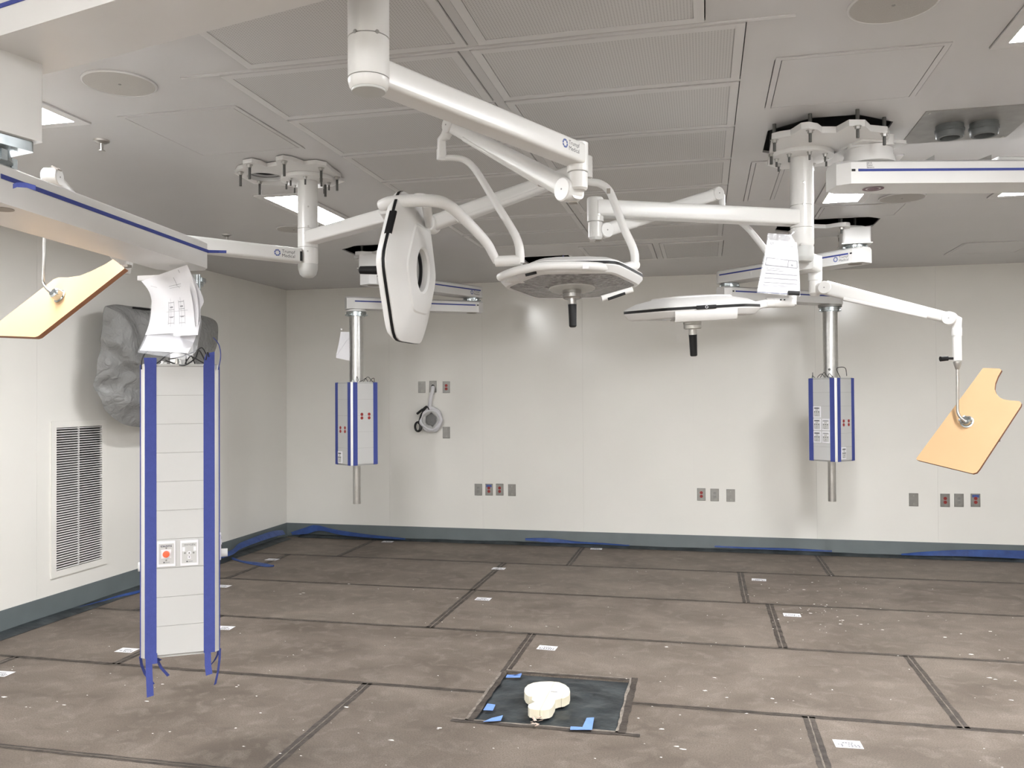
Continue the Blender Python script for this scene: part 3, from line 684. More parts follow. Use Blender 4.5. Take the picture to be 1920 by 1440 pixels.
s4a = MB().bar(J4, K4, .05, .075, .018, .048, .052).build('spring_arm', 'white', SB)
MB().bar(J4+s4*.1-Z*.032, K4-s4*.1-Z*.018, .052, .022, .008).build('spring_cover', 'white2', s4a)
disc(SB, 'knuckle_disc', K4, sa4, .032, .03)
kx = P(1794, 612, 4.0)
MB().tube([K4, V((kx.x, kx.y, K4.z-.012)), V((kx.x, kx.y, K4.z-.05)), V((kx.x, kx.y, K4.z-.06))], [.027, .026, .0205, .0205], 20).build('drop_elbow', 'white', SB)
zt = P(1794, 617, 4.0).z; zl = P(1794, 676, 4.0).z
MB().lathe((kx.x, kx.y, 0), (0, 0, 1), [(.0205, zl), (.0205, zt)], 24).build('drop_tube', 'white', SB)
MB().lathe((kx.x, kx.y, 0), (0, 0, 1), [(.0225, zt-.032), (.0225, zt+.005), (.021, zt+.007)], 24).build('tube_collar', 'white2', SB)
hb = P(1786, 672, 4.0); MB().tube([V((kx.x, kx.y, hb.z)), P(1778, 672, 4.0), P(1777, 672, 4.0), P(1763, 673, 4.0)], [.006, .006, .0115, .0125], 14).build('side_handle', 'black', SB)

# ---- the two orange arm boards on bent rods
def shield(name, label, outline, clampc, n, rod, th=.018, bracket=None):
    t = thing(name, label, 'shield', rod[0]); n = V(n)
    pts = [Pp(px, py, clampc, n) for px, py in outline]
    bd = MB().extr(pts, -n*th).build('board', 'board', t, sharp=30)
    bd.data.materials.append(M['boardedge'])
    for f in bd.data.polygons:
        if abs(f.normal.dot(n)) < .7: f.material_index = 1
    sr = smooth(rod, 6); MB().tube(sr, .0068, 12).build('rod', 'steel', t)
    MB().lathe(rod[0], (0, 0, -1), [(.018, .001), (.018, .01), (.008, .04)], 20).build('rod_socket', 'steel', t)
    cl = MB().lathe(clampc, n, [(.030, -.001), (.030, .004), (.024, .006), (.022, .03), (.016, .036), (.012, .036)], 20).build('clamp', 'zinc', t)
    S_, U_ = basis(n)
    MB().bar(clampc+n*.025-S_*.03, clampc+n*.025+S_*.03, .014, .014, .006).build('clamp_bolt', 'zinc', cl)
    if bracket: MB().box(bracket, (.035, .03, .03)).build('back_bracket', 'brown', t)
    return t
def arc(c, r0, a0, a1, n, sq=1): return [(c[0]+r0*math.cos(math.radians(a0+(a1-a0)*k/n)), c[1]+sq*r0*math.sin(math.radians(a0+(a1-a0)*k/n))) for k in range(n+1)]
kz = V((kx.x, kx.y, zl-.003))
shield('shield_board', 'peach laminate board with a curved bite, hanging before the outlets on the rear wall',
  [(1843, 690), (1874, 691), (1878, 694), (1871, 706), (1866, 719), (1865, 730), (1868, 738), (1874, 745), (1882, 749), (1895, 751), (1911, 752), (1915, 756), (1914, 761), (1836, 880), (1831, 886), (1824, 888), (1722, 863), (1718, 861), (1719, 858)],
  P(1813, 791, 4.0), camdir(-.64, .35, .685), [kz, V((kx.x, kx.y, P(1794, 720, 4.0).z)), P(1795.5, 765, 4.0), P(1797, 776, 3.995), P(1803, 785, 3.98), P(1811, 790, 3.965)], bracket=P(1866, 822, 4.03))
shield('shield_board', 'peach laminate board tilted nearly flat below the long taped boom arm',
  [(234, 503), (72, 630), (66, 632), (-40, 628), (-75, 650), (-90, 640), (0, 602), (100, 524), (110, 520), (128, 520), (150, 517), (172, 508), (196, 496), (212, 486)],
  P(113, 556, 3.43), camdir(-.45, .45, .77), [V((RT.x, RT.y, RT.z)), P(82, 480, 3.45), P(80.5, 522, 3.45), P(82, 533, 3.445), P(92, 545, 3.43), P(108, 553, 3.41)])

# ------------------------------------------------------------------ equipment booms
def boom_arm(root, p0, p1, w, h, over0=.10, over1=.10, tape=True, sides=(1,), name='boom_arm', m='white2', tape_m='tape', tz=.0, bevel=.03):
    p0, p1 = V(p0), V(p1); d = (p1-p0).normalized(); S_ = d.cross(Z).normalized()
    a, b = p0-d*over0, p1+d*over1
    prof = [(-w/2, -h/2), (w/2, -h/2), (w/2, h/2-bevel*.5), (w/2-bevel, h/2), (-w/2+bevel, h/2), (-w/2, h/2-bevel*.5)]
    def ring(p, k=1.0): return [p+S_*(x*k)+Z*y for x, y in prof]
    o = MB().loft([ring(a, .62), ring(a+d*.055), ring(b-d*.055), ring(b, .62)]).build(name, m, root, sharp=20)
    if tape:
        for s in sides:
            q = S_*(s*(w/2+.0012))+Z*tz
            MB().bar(a+d*.09+q, b-d*.07+q, .0024, .012, .0008).build('blue_tape', tape_m, o)
            MB().bar(a+d*.058+q, a+d*.075+q, .004, .011, .001).build('black_clip', 'black', o)
    return o, a, b, d, S_
def bearing(root, p, z0, z1, r, label='bearing'):
    mid = (z0+z1)/2
    o = MB().lathe((p.x, p.y, 0), (0, 0, 1), [(r*.82, z0), (r*.82, z0+.006), (r, z0+.006), (r, mid-.003), (r*.9, mid-.003), (r*.9, mid+.003), (r*.97, mid+.003), (r*.97, z1-.004), (r*.8, z1)], 36).build('bearing_ring', 'zinc', root)
    for k in range(6):
        a = k*math.pi/3+.4; MB().box((p.x+r*math.cos(a), p.y+r*math.sin(a), mid-.008), (.016, .016, .012)).build('bearing_lug', 'zinc', o)
    return o
def far_boom(label, Mp, Ep, Cp, zu, zl, hole, side_u, side_l, logo_at, w=.19, h=.115):
    t = thing('equipment_boom', label, 'boom', (Mp.x, Mp.y, H))
    xs_ = [p[0] for p in hole]; ys_ = [p[1] for p in hole]; cx_, cy_ = sum(xs_)/8, sum(ys_)/8; zf_ = H-.03
    lob_ = []
    for k in range(48):
        a = 2*math.pi*k/48; r = .215+.04*math.cos(6*a+.6); lob_.append((cx_+r*1.08*math.cos(a), cy_+r*math.sin(a)))
    MB().plate(lob_, [], zf_-.028, zf_).build('mount_plate', 'white2', t)
    for k in range(6):
        a = 2*math.pi*k/6-.1; p = V((cx_+.205*math.cos(a), cy_+.20*math.sin(a), zf_-.028)); bolt(t, p, .045, .013)
        MB().cyl(p+Z*.02, p+Z*.3, .009, seg=10).build('hanger_rod', 'bolt', t)
    zt_ = zu+h/2
    MB().bar((Mp.x, Mp.y, zt_+.03), (Mp.x, Mp.y, zf_-.02), .2, .2, .02).build('mount_block', 'white2', t)
    MB().box((Mp.x, Mp.y, zt_+.027), (.215, .215, .006)).build('block_edge', 'alubar', t)
    bearing(t, Mp, zt_, zt_+.025, .088)
    U, a, b, d, S_ = boom_arm(t, V((Mp.x, Mp.y, zu)), V((Ep.x, Ep.y, zu)), w, h, sides=(side_u,), tz=.012)
    s = side_u; oS = S_*(s*(w/2+.001))
    xd = d if (d.dot(camdir(1, 0, 0)) > 0) else -d
    base = (b-d*.16 if logo_at == 'end' else a+d*.16); base = base-xd*.06
    logo(U, base+oS-Z*.036, xd, Z, .038)
    bearing(t, Ep, zl+h/2, zu-h/2, .085)
    L_, a, b, d, S_ = boom_arm(t, V((Ep.x, Ep.y, zl)), V((Cp.x, Cp.y, zl)), w, h, sides=(side_l,), tz=.012)
    for p in (Mp, Ep): MB().lathe((p.x, p.y, 0), (0, 0, 1), [(.05, (zu if p is Mp else zl)-h/2-.0015), (.05, (zu if p is Mp else zl)-h/2+.001)], 24).build('underside_cap', 'brown', t)
    return t
FLe = Pz(884, 548, 2.70); FLc = Pz(668, 569, 2.55)
FRe = Pz(1368, 519, 2.70); FRc = Pz(1556, 560, 2.55)
far_boom('folded white boom over the rear-left column, its mount behind the upright light', V((FLm.x, FLm.y, 0)), FLe, FLc, 2.70, 2.55, HLf, 1, -1, 'end')
far_boom('folded white boom over the rear-right column with black-edged octagonal mount', V((FRm.x, FRm.y, 0)), FRe, FRc, 2.70, 2.55, HRf, -1, 1, 'start')

# near right boom: upper arm running out to the right wall
RB = V(Pz(1606, 262, H)); RB = V((RB.x, S3.y-.02, 0)) if False else V((.80, 4.40, 0))
t = thing('equipment_boom', 'white boom arm with a blue tape line, on the mount across the black opening', 'boom', (RB.x, RB.y, H)); NRB = t
MB().bar((RB.x, RB.y, 2.87), (RB.x, RB.y, 2.885), .25, .25, .012, up=camdir(.2, 0, 1)).build('block_edge', 'white2', t)
MB().lathe((RB.x, RB.y, 0), (0, 0, 1), [(.125, 2.79), (.12, 2.82), (.112, 2.835), (.112, 2.868)], 48).build('bearing_cone', 'white2', t)
MB().bar((RB.x, RB.y, 2.86), (RB.x, RB.y, 2.91), .21, .21, .03).build('mount_block', 'white2', t)
rz = 2.735
dR = V((math.cos(math.radians(12.9)), math.sin(math.radians(12.9)), 0)); RBe = V((RB.x, RB.y, rz))+dR*1.45
A_, a, b, d, S_ = boom_arm(t, V((RB.x, RB.y, rz)), RBe,   .215, .118, over0=.185, over1=.12, sides=(1, -1), tz=.005)
MB().lathe((RB.x+.02, RB.y, 0), (0, 0, 1), [(.05, rz-.0605), (.036, rz-.0605)], 36, False).build('underside_ring', 'purple', A_)
MB().lathe((RB.x+.02, RB.y, 0), (0, 0, 1), [(.027, rz-.0605), (.001, rz-.0605)], 30, False).build('underside_cap', 'purple', A_)
MB().lathe((RB.x+.02, RB.y, 0), (0, 0, 1), [(.05, rz-.0607), (.045, rz-.0607)], 36, False).build('underside_ring', 'purple', A_)
text('IIIII III\nPower\nSystems', a+d*.13+S_*.1085+Z*.035, d, Z, .011, 'ink', A_, 'rating_lettering')
for k, (x0, x1) in enumerate(((.42, .50), (.66, .78))):
    MB().extr([a+d*x0+Z*.056, a+d*x1+Z*.056, a+d*x1+Z*.10], S_*.02).build('bracket', 'dsteel', A_)
MB().bar(a+d*.80+Z*.07, a+d*1.08+Z*.07, .1, .03, .01).build('cable_cover', 'white2', A_)
# short lower arm beyond the frame so that the boom is whole
bearing(t, RBe, rz-.09, rz-.056, .09)

# near left boom: high arm, spacer box, long lower arm to the big column
zu_b = 2.62; f0, f1 = Pz(65, 145, zu_b), Pz(480, 35, zu_b); n0 = Pz(0, 67, zu_b)
du = (f1-f0).normalized(); side = V((du.y, -du.x, 0)); wU = (n0-f0).dot(side)
if wU < 0: side = -side; wU = -wU
uw = wU; hU = .155; zc = zu_b+hU/2
cB = f0+side*(uw/2); elb = cB-du*.02
NB = thing('equipment_boom', 'massive white boom whose long taped arm carries the tall column at left', 'boom', (cB.x, cB.y, H))
UA, a, b, d, S_ = boom_arm(NB, V((elb.x, elb.y, zc)), V((elb.x, elb.y, zc))+du*1.35, uw, hU, over0=.14, over1=.13, sides=(1, -1), tape_m='tape', bevel=.02)
pe = V((elb.x, elb.y, 0))+du*1.35
MB().bar((pe.x, pe.y, zu_b+hU), (pe.x, pe.y, H-.002), .2, .2, .03).build('mount_block', 'white2', NB)
MB().lathe((pe.x, pe.y, 0), (0, 0, 1), [(.26, H-.02), (.26, H-.001)], 40).build('mount_plate', 'white2', NB)
# lower arm
zlo = 2.205; hL = .118
e0, e1 = Pz(25, 387, zlo), Pz(400, 507, zlo); g0, g1 = Pz(0, 419, zlo), Pz(205, 480, zlo)
dl = (e1-e0).normalized(); sl = V((-dl.y, dl.x, 0)); wl_ = abs((g0-e0).dot(sl))
if (g0-e0).dot(sl) < 0: sl = -sl
wl_ = .22
st = e0+sl*(wl_/2); en = e1+sl*(wl_/2)
jn = st-dl*.02; cn = en-dl*.17
LA, a, b, d, S_ = boom_arm(NB, V((jn.x, jn.y, zlo+hL/2)), V((cn.x, cn.y, zlo+hL/2)), wl_, hL, over0=.26, over1=.17, sides=(), tape=False, bevel=.03)
ss = -sl
tp = [e0+ss*.0015+dl*x+Z*(zlo*0+.072) for x in (-.05, .4, .8, 1.16)]
MB().bar(tp[0], tp[-1], .0024, .013, .0008).build('blue_tape', 'tape', LA)
MB().bar(tp[-1], tp[-1]+camdir(1, -.02, 0)*.075, .002, .012, .0008).build('tape_end', 'tape', LA)
cur = [P(24, 349, 2.23), P(32, 346, 2.20), P(50, 347, 2.19), P(67, 352, 2.18)]
MB().grid([[p+Z*.006 for p in cur], [p-Z*.007 for p in cur]]).build('tape_end', 'tape', LA)
dc = Pz(3, 392, zlo); MB().lathe((dc.x, dc.y, 0), (0, 0, 1), [(.032, zlo-.0015), (.032, zlo+.001)], 28).build('underside_cap', 'brown', LA)
# spacer box under the high arm and the zinc bearing
bx0 = Pz(65, 143, zu_b); cbx = V((jn.x, jn.y, 0))
MB().bar((cbx.x, cbx.y, zlo+hL+.075), (cbx.x, cbx.y, zu_b+.001), .25, .25, .006, up=du).build('spacer_box', 'white', NB)
br = MB().bar((cbx.x, cbx.y, zlo+hL+.045), (cbx.x, cbx.y, zlo+hL+.074), .22, .22, .01, up=du).build('bearing_plate', 'zinc', NB)
MB().lathe((cbx.x, cbx.y, 0), (0, 0, 1), [(.085, zlo+hL), (.10, zlo+hL+.01), (.09, zlo+hL+.046)], 36).build('bearing_ring', 'zinc', NB)
for k in range(6):
    aa = k*math.pi/3; MB().box((cbx.x+.1*math.cos(aa), cbx.y+.1*math.sin(aa), zlo+hL+.018), (.02, .02, .03)).build('bearing_lug', 'zinc', br)

# ------------------------------------------------------------------ service columns
def outlet_plate(root, O, t_, n_, w, h, kind, m='white2'):
    """gas outlet on a column face: frame, face, fittings"""
    O = V(O); ax = (t_, n_, Z)
    fr = MB().box(O+n_*.003, (w, .006, h), ax).build('gas_outlet', 'paper', root)
    MB().box(O+n_*.0065, (w*.84, .001, h*.80), ax).build('outlet_face', 'greyp', fr)
    e = n_*.0078
    def dot(u, v, r, mm, th=.003): MB().lathe(O+e+t_*u+Z*v, n_, [(r, -.001), (r, th), (r*.7, th+.001)], 14).build('fitting', mm, fr)
    if kind == 'NITROGEN':
        MB().box(O+e+Z*h*.31, (w*.62, .001, h*.075), ax).build('name_band', 'ink', fr)
        text('NITROGEN', O+e+n_*.0008+Z*h*.287-t_*(w*.29), t_, Z, w*.125, 'paper', fr)
        MB().box(O+e+Z*h*.0, (w*.56, .006, h*.34), ax).build('socket_block', 'paper', fr)
        dot(0, -.0*h, w*.19, 'orange', .016); dot(0, h*.225, w*.045, 'grey'); dot(0, -h*.25, w*.05, 'grey')
    elif kind == 'OXYGEN':
        text('OXYGEN', O+e+Z*h*.29-t_*(w*.29), t_, Z, w*.15, 'ink', fr)
        for s in (-1, 1): MB().box(O+e+t_*(s*w*.31)+Z*h*.16, (w*.15, .004, h*.17), ax).build('latch', 'paper', fr)
        dot(0, 0, w*.115, 'paper', .003); dot(0, 0, w*.05, 'grey', .005)
        for s in (-1, 1): dot(s*w*.24, .0, w*.05, 'grey')
        MB().box(O+e-Z*h*.17, (w*.17, .003, h*.12), ax).build('socket_block', 'paper', fr); dot(0, -h*.16, w*.03, 'ink', .004)
    else:
        MB().box(O+e+Z*h*.33, (w*.62, .001, h*.075), ax).build('name_band', 'inkl' if kind == 'b' else 'ink', fr)
        for s in (-1, 1): MB().box(O+e+t_*(s*w*.3)+Z*h*.17, (w*.17, .003, h*.14), ax).build('latch', 'paper', fr)
        for s in (-1, 0, 1): dot(s*w*.26, 0, w*.05, 'ink')
        dot(0, -h*.19, w*.04, 'grey')
    MB().box(O+e-Z*h*.335+t_*(-w*.12), (w*.08, .001, h*.045), ax).build('maker_mark', 'ink', fr)
    MB().box(O+e-Z*h*.335+t_*(w*.07), (w*.24, .001, h*.025), ax).build('maker_mark', 'inkl', fr)
    return fr
def duplex(root, O, t_, n_, m, s=1.0):
    O = V(O); fr = None
    for v in (.017, -.017):
        p = MB().lathe(O+Z*v*s, n_, [(.0145*s, -.001), (.0145*s, .003), (.012*s, .0035)], 16).build('receptacle', m, root)
def column(label, cx_, cy_, ang, z0, z1, s, faces, ph, body_m='greyp', pan_m='greyp'):
    root = thing('service_column', label, 'service column', (cx_, cy_, z0))
    c = V((cx_, cy_, 0)); cor = .035
    def fr(k):
        a = math.radians(ang+90*k); t_ = V((math.cos(a), math.sin(a), 0)); n_ = V((math.sin(a), -math.cos(a), 0)); return t_, n_
    pts = []
    for k in range(4):
        t_, n_ = fr(k); pts += [c+n_*(s/2)-t_*(s/2-cor*.55), c+n_*(s/2)+t_*(s/2-cor*.55)]
    MB().extr([p+Z*(z0+.004) for p in pts], Z*(z1-z0-.008)).build('core', 'dsteel', root)
    for z in (z0, z1): MB().extr([c+(p-c)*.97+Z*(z-.004) for p in pts], Z*.008).build('end_plate', 'cap', root)
    for k in range(4):
        t_, n_ = fr(k)
        a_ = math.radians(ang+90*k+45); nn = V((math.sin(a_), -math.cos(a_), 0))
        MB().bar(c+nn*(s*.707-cor*.42)+Z*z0, c+nn*(s*.707-cor*.42)+Z*z1, .028, .012, .005, up=nn).build('corner_edge', 'alubar', root)
    for k in faces:
        t_, n_ = fr(k); n = max(1, round((z1-z0-.02)/ph)); hh = (z1-z0-.016)/n
        for i in range(n):
            MB().box(c+n_*(s/2+.002)+Z*(z0+.008+hh*(i+.5)), (s-.11, .004, hh-.0018), (t_, n_, Z)).build('panel', pan_m, root)
        for sg in (-1, 1):
            p = c+n_*(s/2+.0035)+t_*(sg*(s/2-.038))
            MB().box(p+Z*(z0+z1)/2, (.046, .0035, z1-z0), (t_, n_, Z)).build('blue_tape', 'tape', root)
    return root, c, fr
def wire(root, pts, r=.003, m='cable', name='wire'):
    MB().tube(smooth(pts, 5), r, 8).build(name, m, root)
def top_fittings(root, c, fr, s, z1, n=9):
    rr = random.Random(3)
    t_, n_ = fr(0); b_, m_ = fr(1)
    for i in range(n):
        p = c+t_*rr.uniform(-s*.4, s*.4)+n_*(s*.5*rr.choice((.85, .85, .3)))+Z*z1
        hh = rr.uniform(.012, .03); MB().lathe(p, Z, [(.010, 0), (.010, hh*.5), (.006, hh*.5), (.006, hh)], 8).build('fitting', rr.choice(('steel', 'zinc', 'white2')), root)
    for i in range(4):
        p0 = c+t_*rr.uniform(-s*.45, s*.45)+n_*(s*.48)+Z*(z1+.005); p1 = c+t_*rr.uniform(-s*.45, s*.45)+n_*(s*.45)+Z*(z1+.005)
        wire(root, [p0, (p0*2+p1)/3+Z*rr.uniform(.015, .05)+n_*.01, (p0+p1*2)/3+Z*rr.uniform(.0, .04)+n_*.02, p1], .0025)
def pipe(root, c, z0, z1, r, m='alu', name='column_pipe'): return MB().cyl(V((c.x, c.y, z0)), V((c.x, c.y, z1)), r, seg=40).build(name, m, root)
# tall near column
s_n = .31; c0 = P(338, 960, 3.60); cN = c0+V((math.cos(math.radians(122)), math.sin(math.radians(122)), 0))*(s_n/2)
zt_, zb_ = 1.81, .565
COL, c, fr = column('tall grey service column with two blue tape strips and two gas outlets, by the louvred grille', cN.x, cN.y, 32, zb_, zt_, s_n, (0, 1, 3), .1215)
t0, nf = fr(0); t1, n1 = fr(1)
fo = c+nf*(s_n/2+.0045)
outlet_plate(COL, Pp(312, 1038, fo, nf), t0, nf, .072, .108, 'NITROGEN')
outlet_plate(COL, Pp(355, 1036, fo, nf), t0, nf, .072, .108, 'OXYGEN')
outlet_plate(COL, c+n1*(s_n/2+.004)-t1*.06+Z*(zb_+.44), t1, n1, .072, .11, 'a')
MB().lathe(c+n1*(s_n/2+.008)-t1*.06+Z*(zb_+.41), n1, [(.018, 0), (.018, .03)], 16).build('fitting', 'white2', COL)
MB().lathe(c+fr(3)[1]*(s_n/2+.004)+Z*(zb_+.36), fr(3)[1], [(.02, 0), (.02, .02)], 14).build('fitting', 'white2', COL)
pipe(COL, c, zt_, 2.205, .048, 'white', 'column_pipe')
MB().lathe((c.x+.02, c.y, 0), (0, 0, 1), [(.075, 2.17), (.075, 2.185), (.085, 2.185), (.085, 2.204)], 32).build('bearing_ring', 'zinc', COL)
cy2 = P(369, 535, 3.55); MB().cyl(V((cy2.x, cy2.y, 2.10)), V((cy2.x, cy2.y, 2.19)), .016).build('locking_rod', 'zinc', COL)
MB().box((c.x-.06, c.y-.08, 2.193), (.14, .1, .02)).build('bearing_plate', 'white2', COL)
top_fittings(COL, c, fr, s_n, zt_, 14)
for sg, top, bot in ((-1, 1.87, .405), (1, 1.93, .47)):
    p = c+nf*(s_n/2+.006)+t0*(sg*(s_n/2-.038))
    MB().grid([[p+t0*(-.023)+Z*(zt_-.01), p+t0*.023+Z*(zt_-.01)], [p+t0*(-.023+.004*sg)+Z*(zt_+.03)-nf*.004, p+t0*.023+Z*(zt_+.03)-nf*.004], [p+t0*(-.012)+Z*(top-.07)-nf*.02, p+t0*.023+Z*(top-.06)-nf*.02], [p+t0*(-.005)+Z*(top-.07)-nf*.02, p+t0*.021+Z*top-nf*.025]][:3]).build('tape_end', 'tape', COL)
    MB().grid([[p+t0*(-.02)+Z*(zb_+.03), p+t0*.006+Z*(zb_+.03)], [p+t0*(-.019)+Z*(zb_-.05)+nf*.004, p+t0*.007+Z*(zb_-.05)+nf*.004], [p+t0*(-.014)+Z*bot+nf*.012, p+t0*.013+Z*(bot+.006)+nf*.012]]).build('tape_end', 'tape', COL)
p = c+nf*(s_n/2+.009)-t0*(s_n/2-.05)
MB().grid([[p-t0*.012+Z*(zb_+.02), p+t0*.014+Z*(zb_+.02)], [p-t0*.012+Z*(zb_-.022)+nf*.006, p+t0*.014+Z*(zb_-.022)+nf*.006]]).build('tape_end', 'tape', COL)
for u, dz, dx in ((-.165, -.13, .05), (-.10, -.1, .045), (-.115, -.03, .03), (.155, -.16, -.02), (.15, -.09, -.05)):
    p = c+nf*(s_n*.42)+t0*u+Z*(zb_+.003)
    g = [[p+t0*(dx*k*k)+Z*(dz*k)-nf*(.01*k), p+t0*(dx*k*k+.010)+Z*(dz*k)-nf*(.02*k+.008)] for k in (0, .3, .6, 1)]
    MB().grid(g).build('tape_end', 'tape', COL)
# tape strand bulging at the top right corner and wires
p = c+nf*(s_n/2)+t0*(s_n/2-.02)
MB().tube(smooth([p+Z*(zt_-.02)+t0*.02, p+Z*(zt_+.04)+t0*.03, p+Z*(zt_+.09)+t0*.022, p+Z*(zt_+.12)+t0*.0]), .006, 8, flat=.35).build('tape_strand', 'tape', COL)
p = c+nf*(s_n/2)-t0*(s_n/2-.01)
wire(COL, [p+Z*(zt_-.02)-t0*.008, p+Z*(zt_+.02)-t0*.006, p+Z*(zt_+.055)+t0*.012, p+Z*(zt_+.075)+t0*.05], .0025)
p = c+nf*(s_n/2-.02)+Z*zt_
wire(COL, [p-t0*.06+Z*.02, p-t0*.02+Z*.005, p+t0*.02-Z*.001+nf*.03, p+t0*.06+Z*.03, p+t0*.075+Z*.065, p+t0*.10+Z*.02], .0032)
wire(COL, [p-t0*.05+Z*.025, p+t0*.0+Z*.035, p+t0*.06+Z*.06, p+t0*.09+Z*.075, p+t0*.115+Z*.02], .0025)
# far left column
zf0, zf1 = 1.03, 1.80; sF = .295
kk = P(660, 868, 7.95); nb = math.radians(55.5-45)
cF = V((FLc.x, FLc.y, 0))
CL, c, fr = column('grey service column with red sockets hanging near the rear-left corner', cF.x, cF.y, 55.5, zf0, zf1, sF, (0, 3), .155)
pl = pipe(CL, c, zf1, 2.49, .066)
MB().lathe((c.x, c.y, 0), (0, 0, 1), [(.068, 2.13), (.068, 2.133)], 40, False).build('pipe_joint', 'cap', pl)
pipe(CL, c, .655, zf0, .036, 'steel', 'lower_pipe'); bearing(CL, c, 2.425, 2.47, .098); 
MB().lathe((c.x, c.y, 0), (0, 0, 1), [(.09, 2.47), (.09, 2.49)], 32).build('bearing_plate', 'white2', CL)
for k, zz_ in ((0, 1.485), (3, 1.36)):
    t_, n_ = fr(k)
    for u in (-.04, .04): duplex(CL, c+n_*(sF/2+.004)+t_*u+Z*zz_, t_, n_, 'red')
t_, n_ = fr(3); outlet_plate(CL, c+n_*(sF/2+.004)-t_*.045+Z*1.10, t_, n_, .07, .11, 'a')
top_fittings(CL, c, fr, sF, zf1)
# far right column
zf0, zf1 = 1.05, 1.81
CR, c, fr = column('grey service column with five white gas outlets hanging before the rear wall', FRc.x, FRc.y, -41, zf0, zf1, sF, (0, 1), .125)
pl = pipe(CR, c, zf1, 2.49, .066); pipe(CR, c, .67, zf0, .036, 'steel', 'lower_pipe'); bearing(CR, c, 2.425, 2.47, .098)
MB().lathe((c.x, c.y, 0), (0, 0, 1), [(.105, 2.47), (.105, 2.492)], 32).build('bearing_plate', 'dsteel', CR)
screw(pl, c+V((-.02, -.064, zf1+.08)), (0, -1, 0), .012, 'bolt')
t_, n_ = fr(0); fo = c+n_*(sF/2+.004)
for u, v, kd in ((-.045, 1.50, 'a'), (-.045, 1.385, 'a'), (.045, 1.385, 'b'), (-.045, 1.27, 'a'), (.045, 1.27, 'b')):
    outlet_plate(CR, fo+t_*u+Z*v, t_, n_, .076, .105, kd)
t_, n_ = fr(1)
for u in (-.04, .04): duplex(CR, c+n_*(sF/2+.004)+t_*u+Z*1.40, t_, n_, 'red')
outlet_plate(CR, c+n_*(sF/2+.004)-t_*.05+Z*1.125, t_, n_, .07, .11, 'a')
top_fittings(CR, c, fr, sF, zf1)
p = c+fr(1)[1]*.1+Z*zf1; wire(CR, [p, p+Z*.08-t_*.06, p+Z*.1, p+Z*.09+t_*.08, p+Z*.02+t_*.1], .003)

# ------------------------------------------------------------------ hanging papers in clear sleeves
def sheet_px(L, Rr, D, n=10, m=7):
    Ls = smooth([P(a, b, d) for (a, b), d in zip(L, D)], 4); Rs = smooth([P(a, b, d) for (a, b), d in zip(Rr, D)], 4)
    return [[l.lerp(r, j/(m-1)) for j in range(m)] for l, r in zip(Ls, Rs)]
def marks(root, g, items, m='ink', nrm=None):
    """thin printed strokes on a sheet: (u0, v0, u1, v1, width) in sheet fractions"""
    mb = MB(); R_, C_ = len(g)-1, len(g[0])-1
    def at(u, v):
        x, y = min(max(u, 0), .999)*C_, min(max(v, 0), .999)*R_; i, j = int(y), int(x)
        a = g[i][j].lerp(g[i][j+1], x-j); b = g[i+1][j].lerp(g[i+1][j+1], x-j); p = a.lerp(b, y-i); return p+(CAM-p).normalized()*.0022
    for u0, v0, u1, v1, wd in items:
        k = 4; pa = [at(u0+(u1-u0)*q/k, v0+(v1-v0)*q/k) for q in range(k+1)]
        if abs(u1-u0) >= abs(v1-v0): pb = [at(u0+(u1-u0)*q/k, v0+wd+(v1-v0)*q/k) for q in range(k+1)]
        else: pb = [at(u0+wd+(u1-u0)*q/k, v0+(v1-v0)*q/k) for q in range(k+1)]
        mb.grid([pa, pb])
    return mb.build('print', m, root)
PA = thing('document_sleeve', 'curled sheaf of printed plans in a clear sleeve hanging above the tall column', 'document', P(315, 665, 3.35))
D = [3.37, 3.36, 3.35, 3.33, 3.28, 3.22]
gA = sheet_px([(265, 527), (280, 548), (285, 575), (282, 608), (272, 638), (262, 657)], [(351, 496), (364, 530), (371, 565), (372, 600), (366, 635), (352, 662)], D)
sh = MB().grid(gA).build('paper_sheet', 'paper', PA)
marks(sh, gA, [(.45, .18, .72, .18, .004), (.45, .205, .7, .205, .003), (.62, .1, .62, .2, .008), (.64, .2, .70, .28, .006), (.70, .27, .82, .27, .004), (.72, .29, .82, .29, .004), (.78, .03, .78, .07, .01), (.1, .12, .2, .16, .004)], 'inkl')
D2 = [d-.012 for d in D]
gB = sheet_px([(285, 552), (284, 570), (283, 588), (280, 605), (276, 618), (272, 628)], [(355, 536), (360, 560), (363, 580), (365, 600), (366, 615), (366, 622)], [3.34, 3.335, 3.33, 3.32, 3.305, 3.29])
sh2 = MB().grid(gB).build('paper_sheet', 'paper', PA)
it = []
for bx in (.42, .66):
    for q in range(4): it.append((bx, .22+q*.14, bx+.13, .22+q*.14, .010))
    it += [(bx, .2, bx, .68, .007), (bx+.125, .2, bx+.125, .68, .007), (bx+.05, .15, bx+.05, .75, .004), (bx-.05, .4, bx+.2, .4, .005), (bx+.03, .3, bx+.10, .3, .03), (bx+.03, .5, bx+.10, .5, .025)]
it += [(.7, .80, .76, .80, .008), (.5, .85, .95, .8, .004), (.2, .93, .9, .9, .004), (.85, .93, .95, .93, .012), (.1, .97, .3, .96, .006)]
marks(sh2, gB, it, 'inkl')
gC = sheet_px([(300, 520), (312, 545), (318, 570), (322, 595), (324, 615), (326, 630)], [(352, 500), (381, 558), (376, 580), (376, 600), (373, 615), (371, 628)], [d+.02 for d in D])
MB().grid(gC).build('paper_sheet', 'paper', PA)
gS = sheet_px([(281, 572), (281, 590), (277, 615), (268, 640), (262, 652), (258, 661)], [(378, 596), (378, 605), (376, 620), (371, 645), (367, 660), (346, 674)], [3.35, 3.34, 3.32, 3.26, 3.23, 3.205])
MB().grid(gS).build('clear_sleeve', 'sleeve', PA)
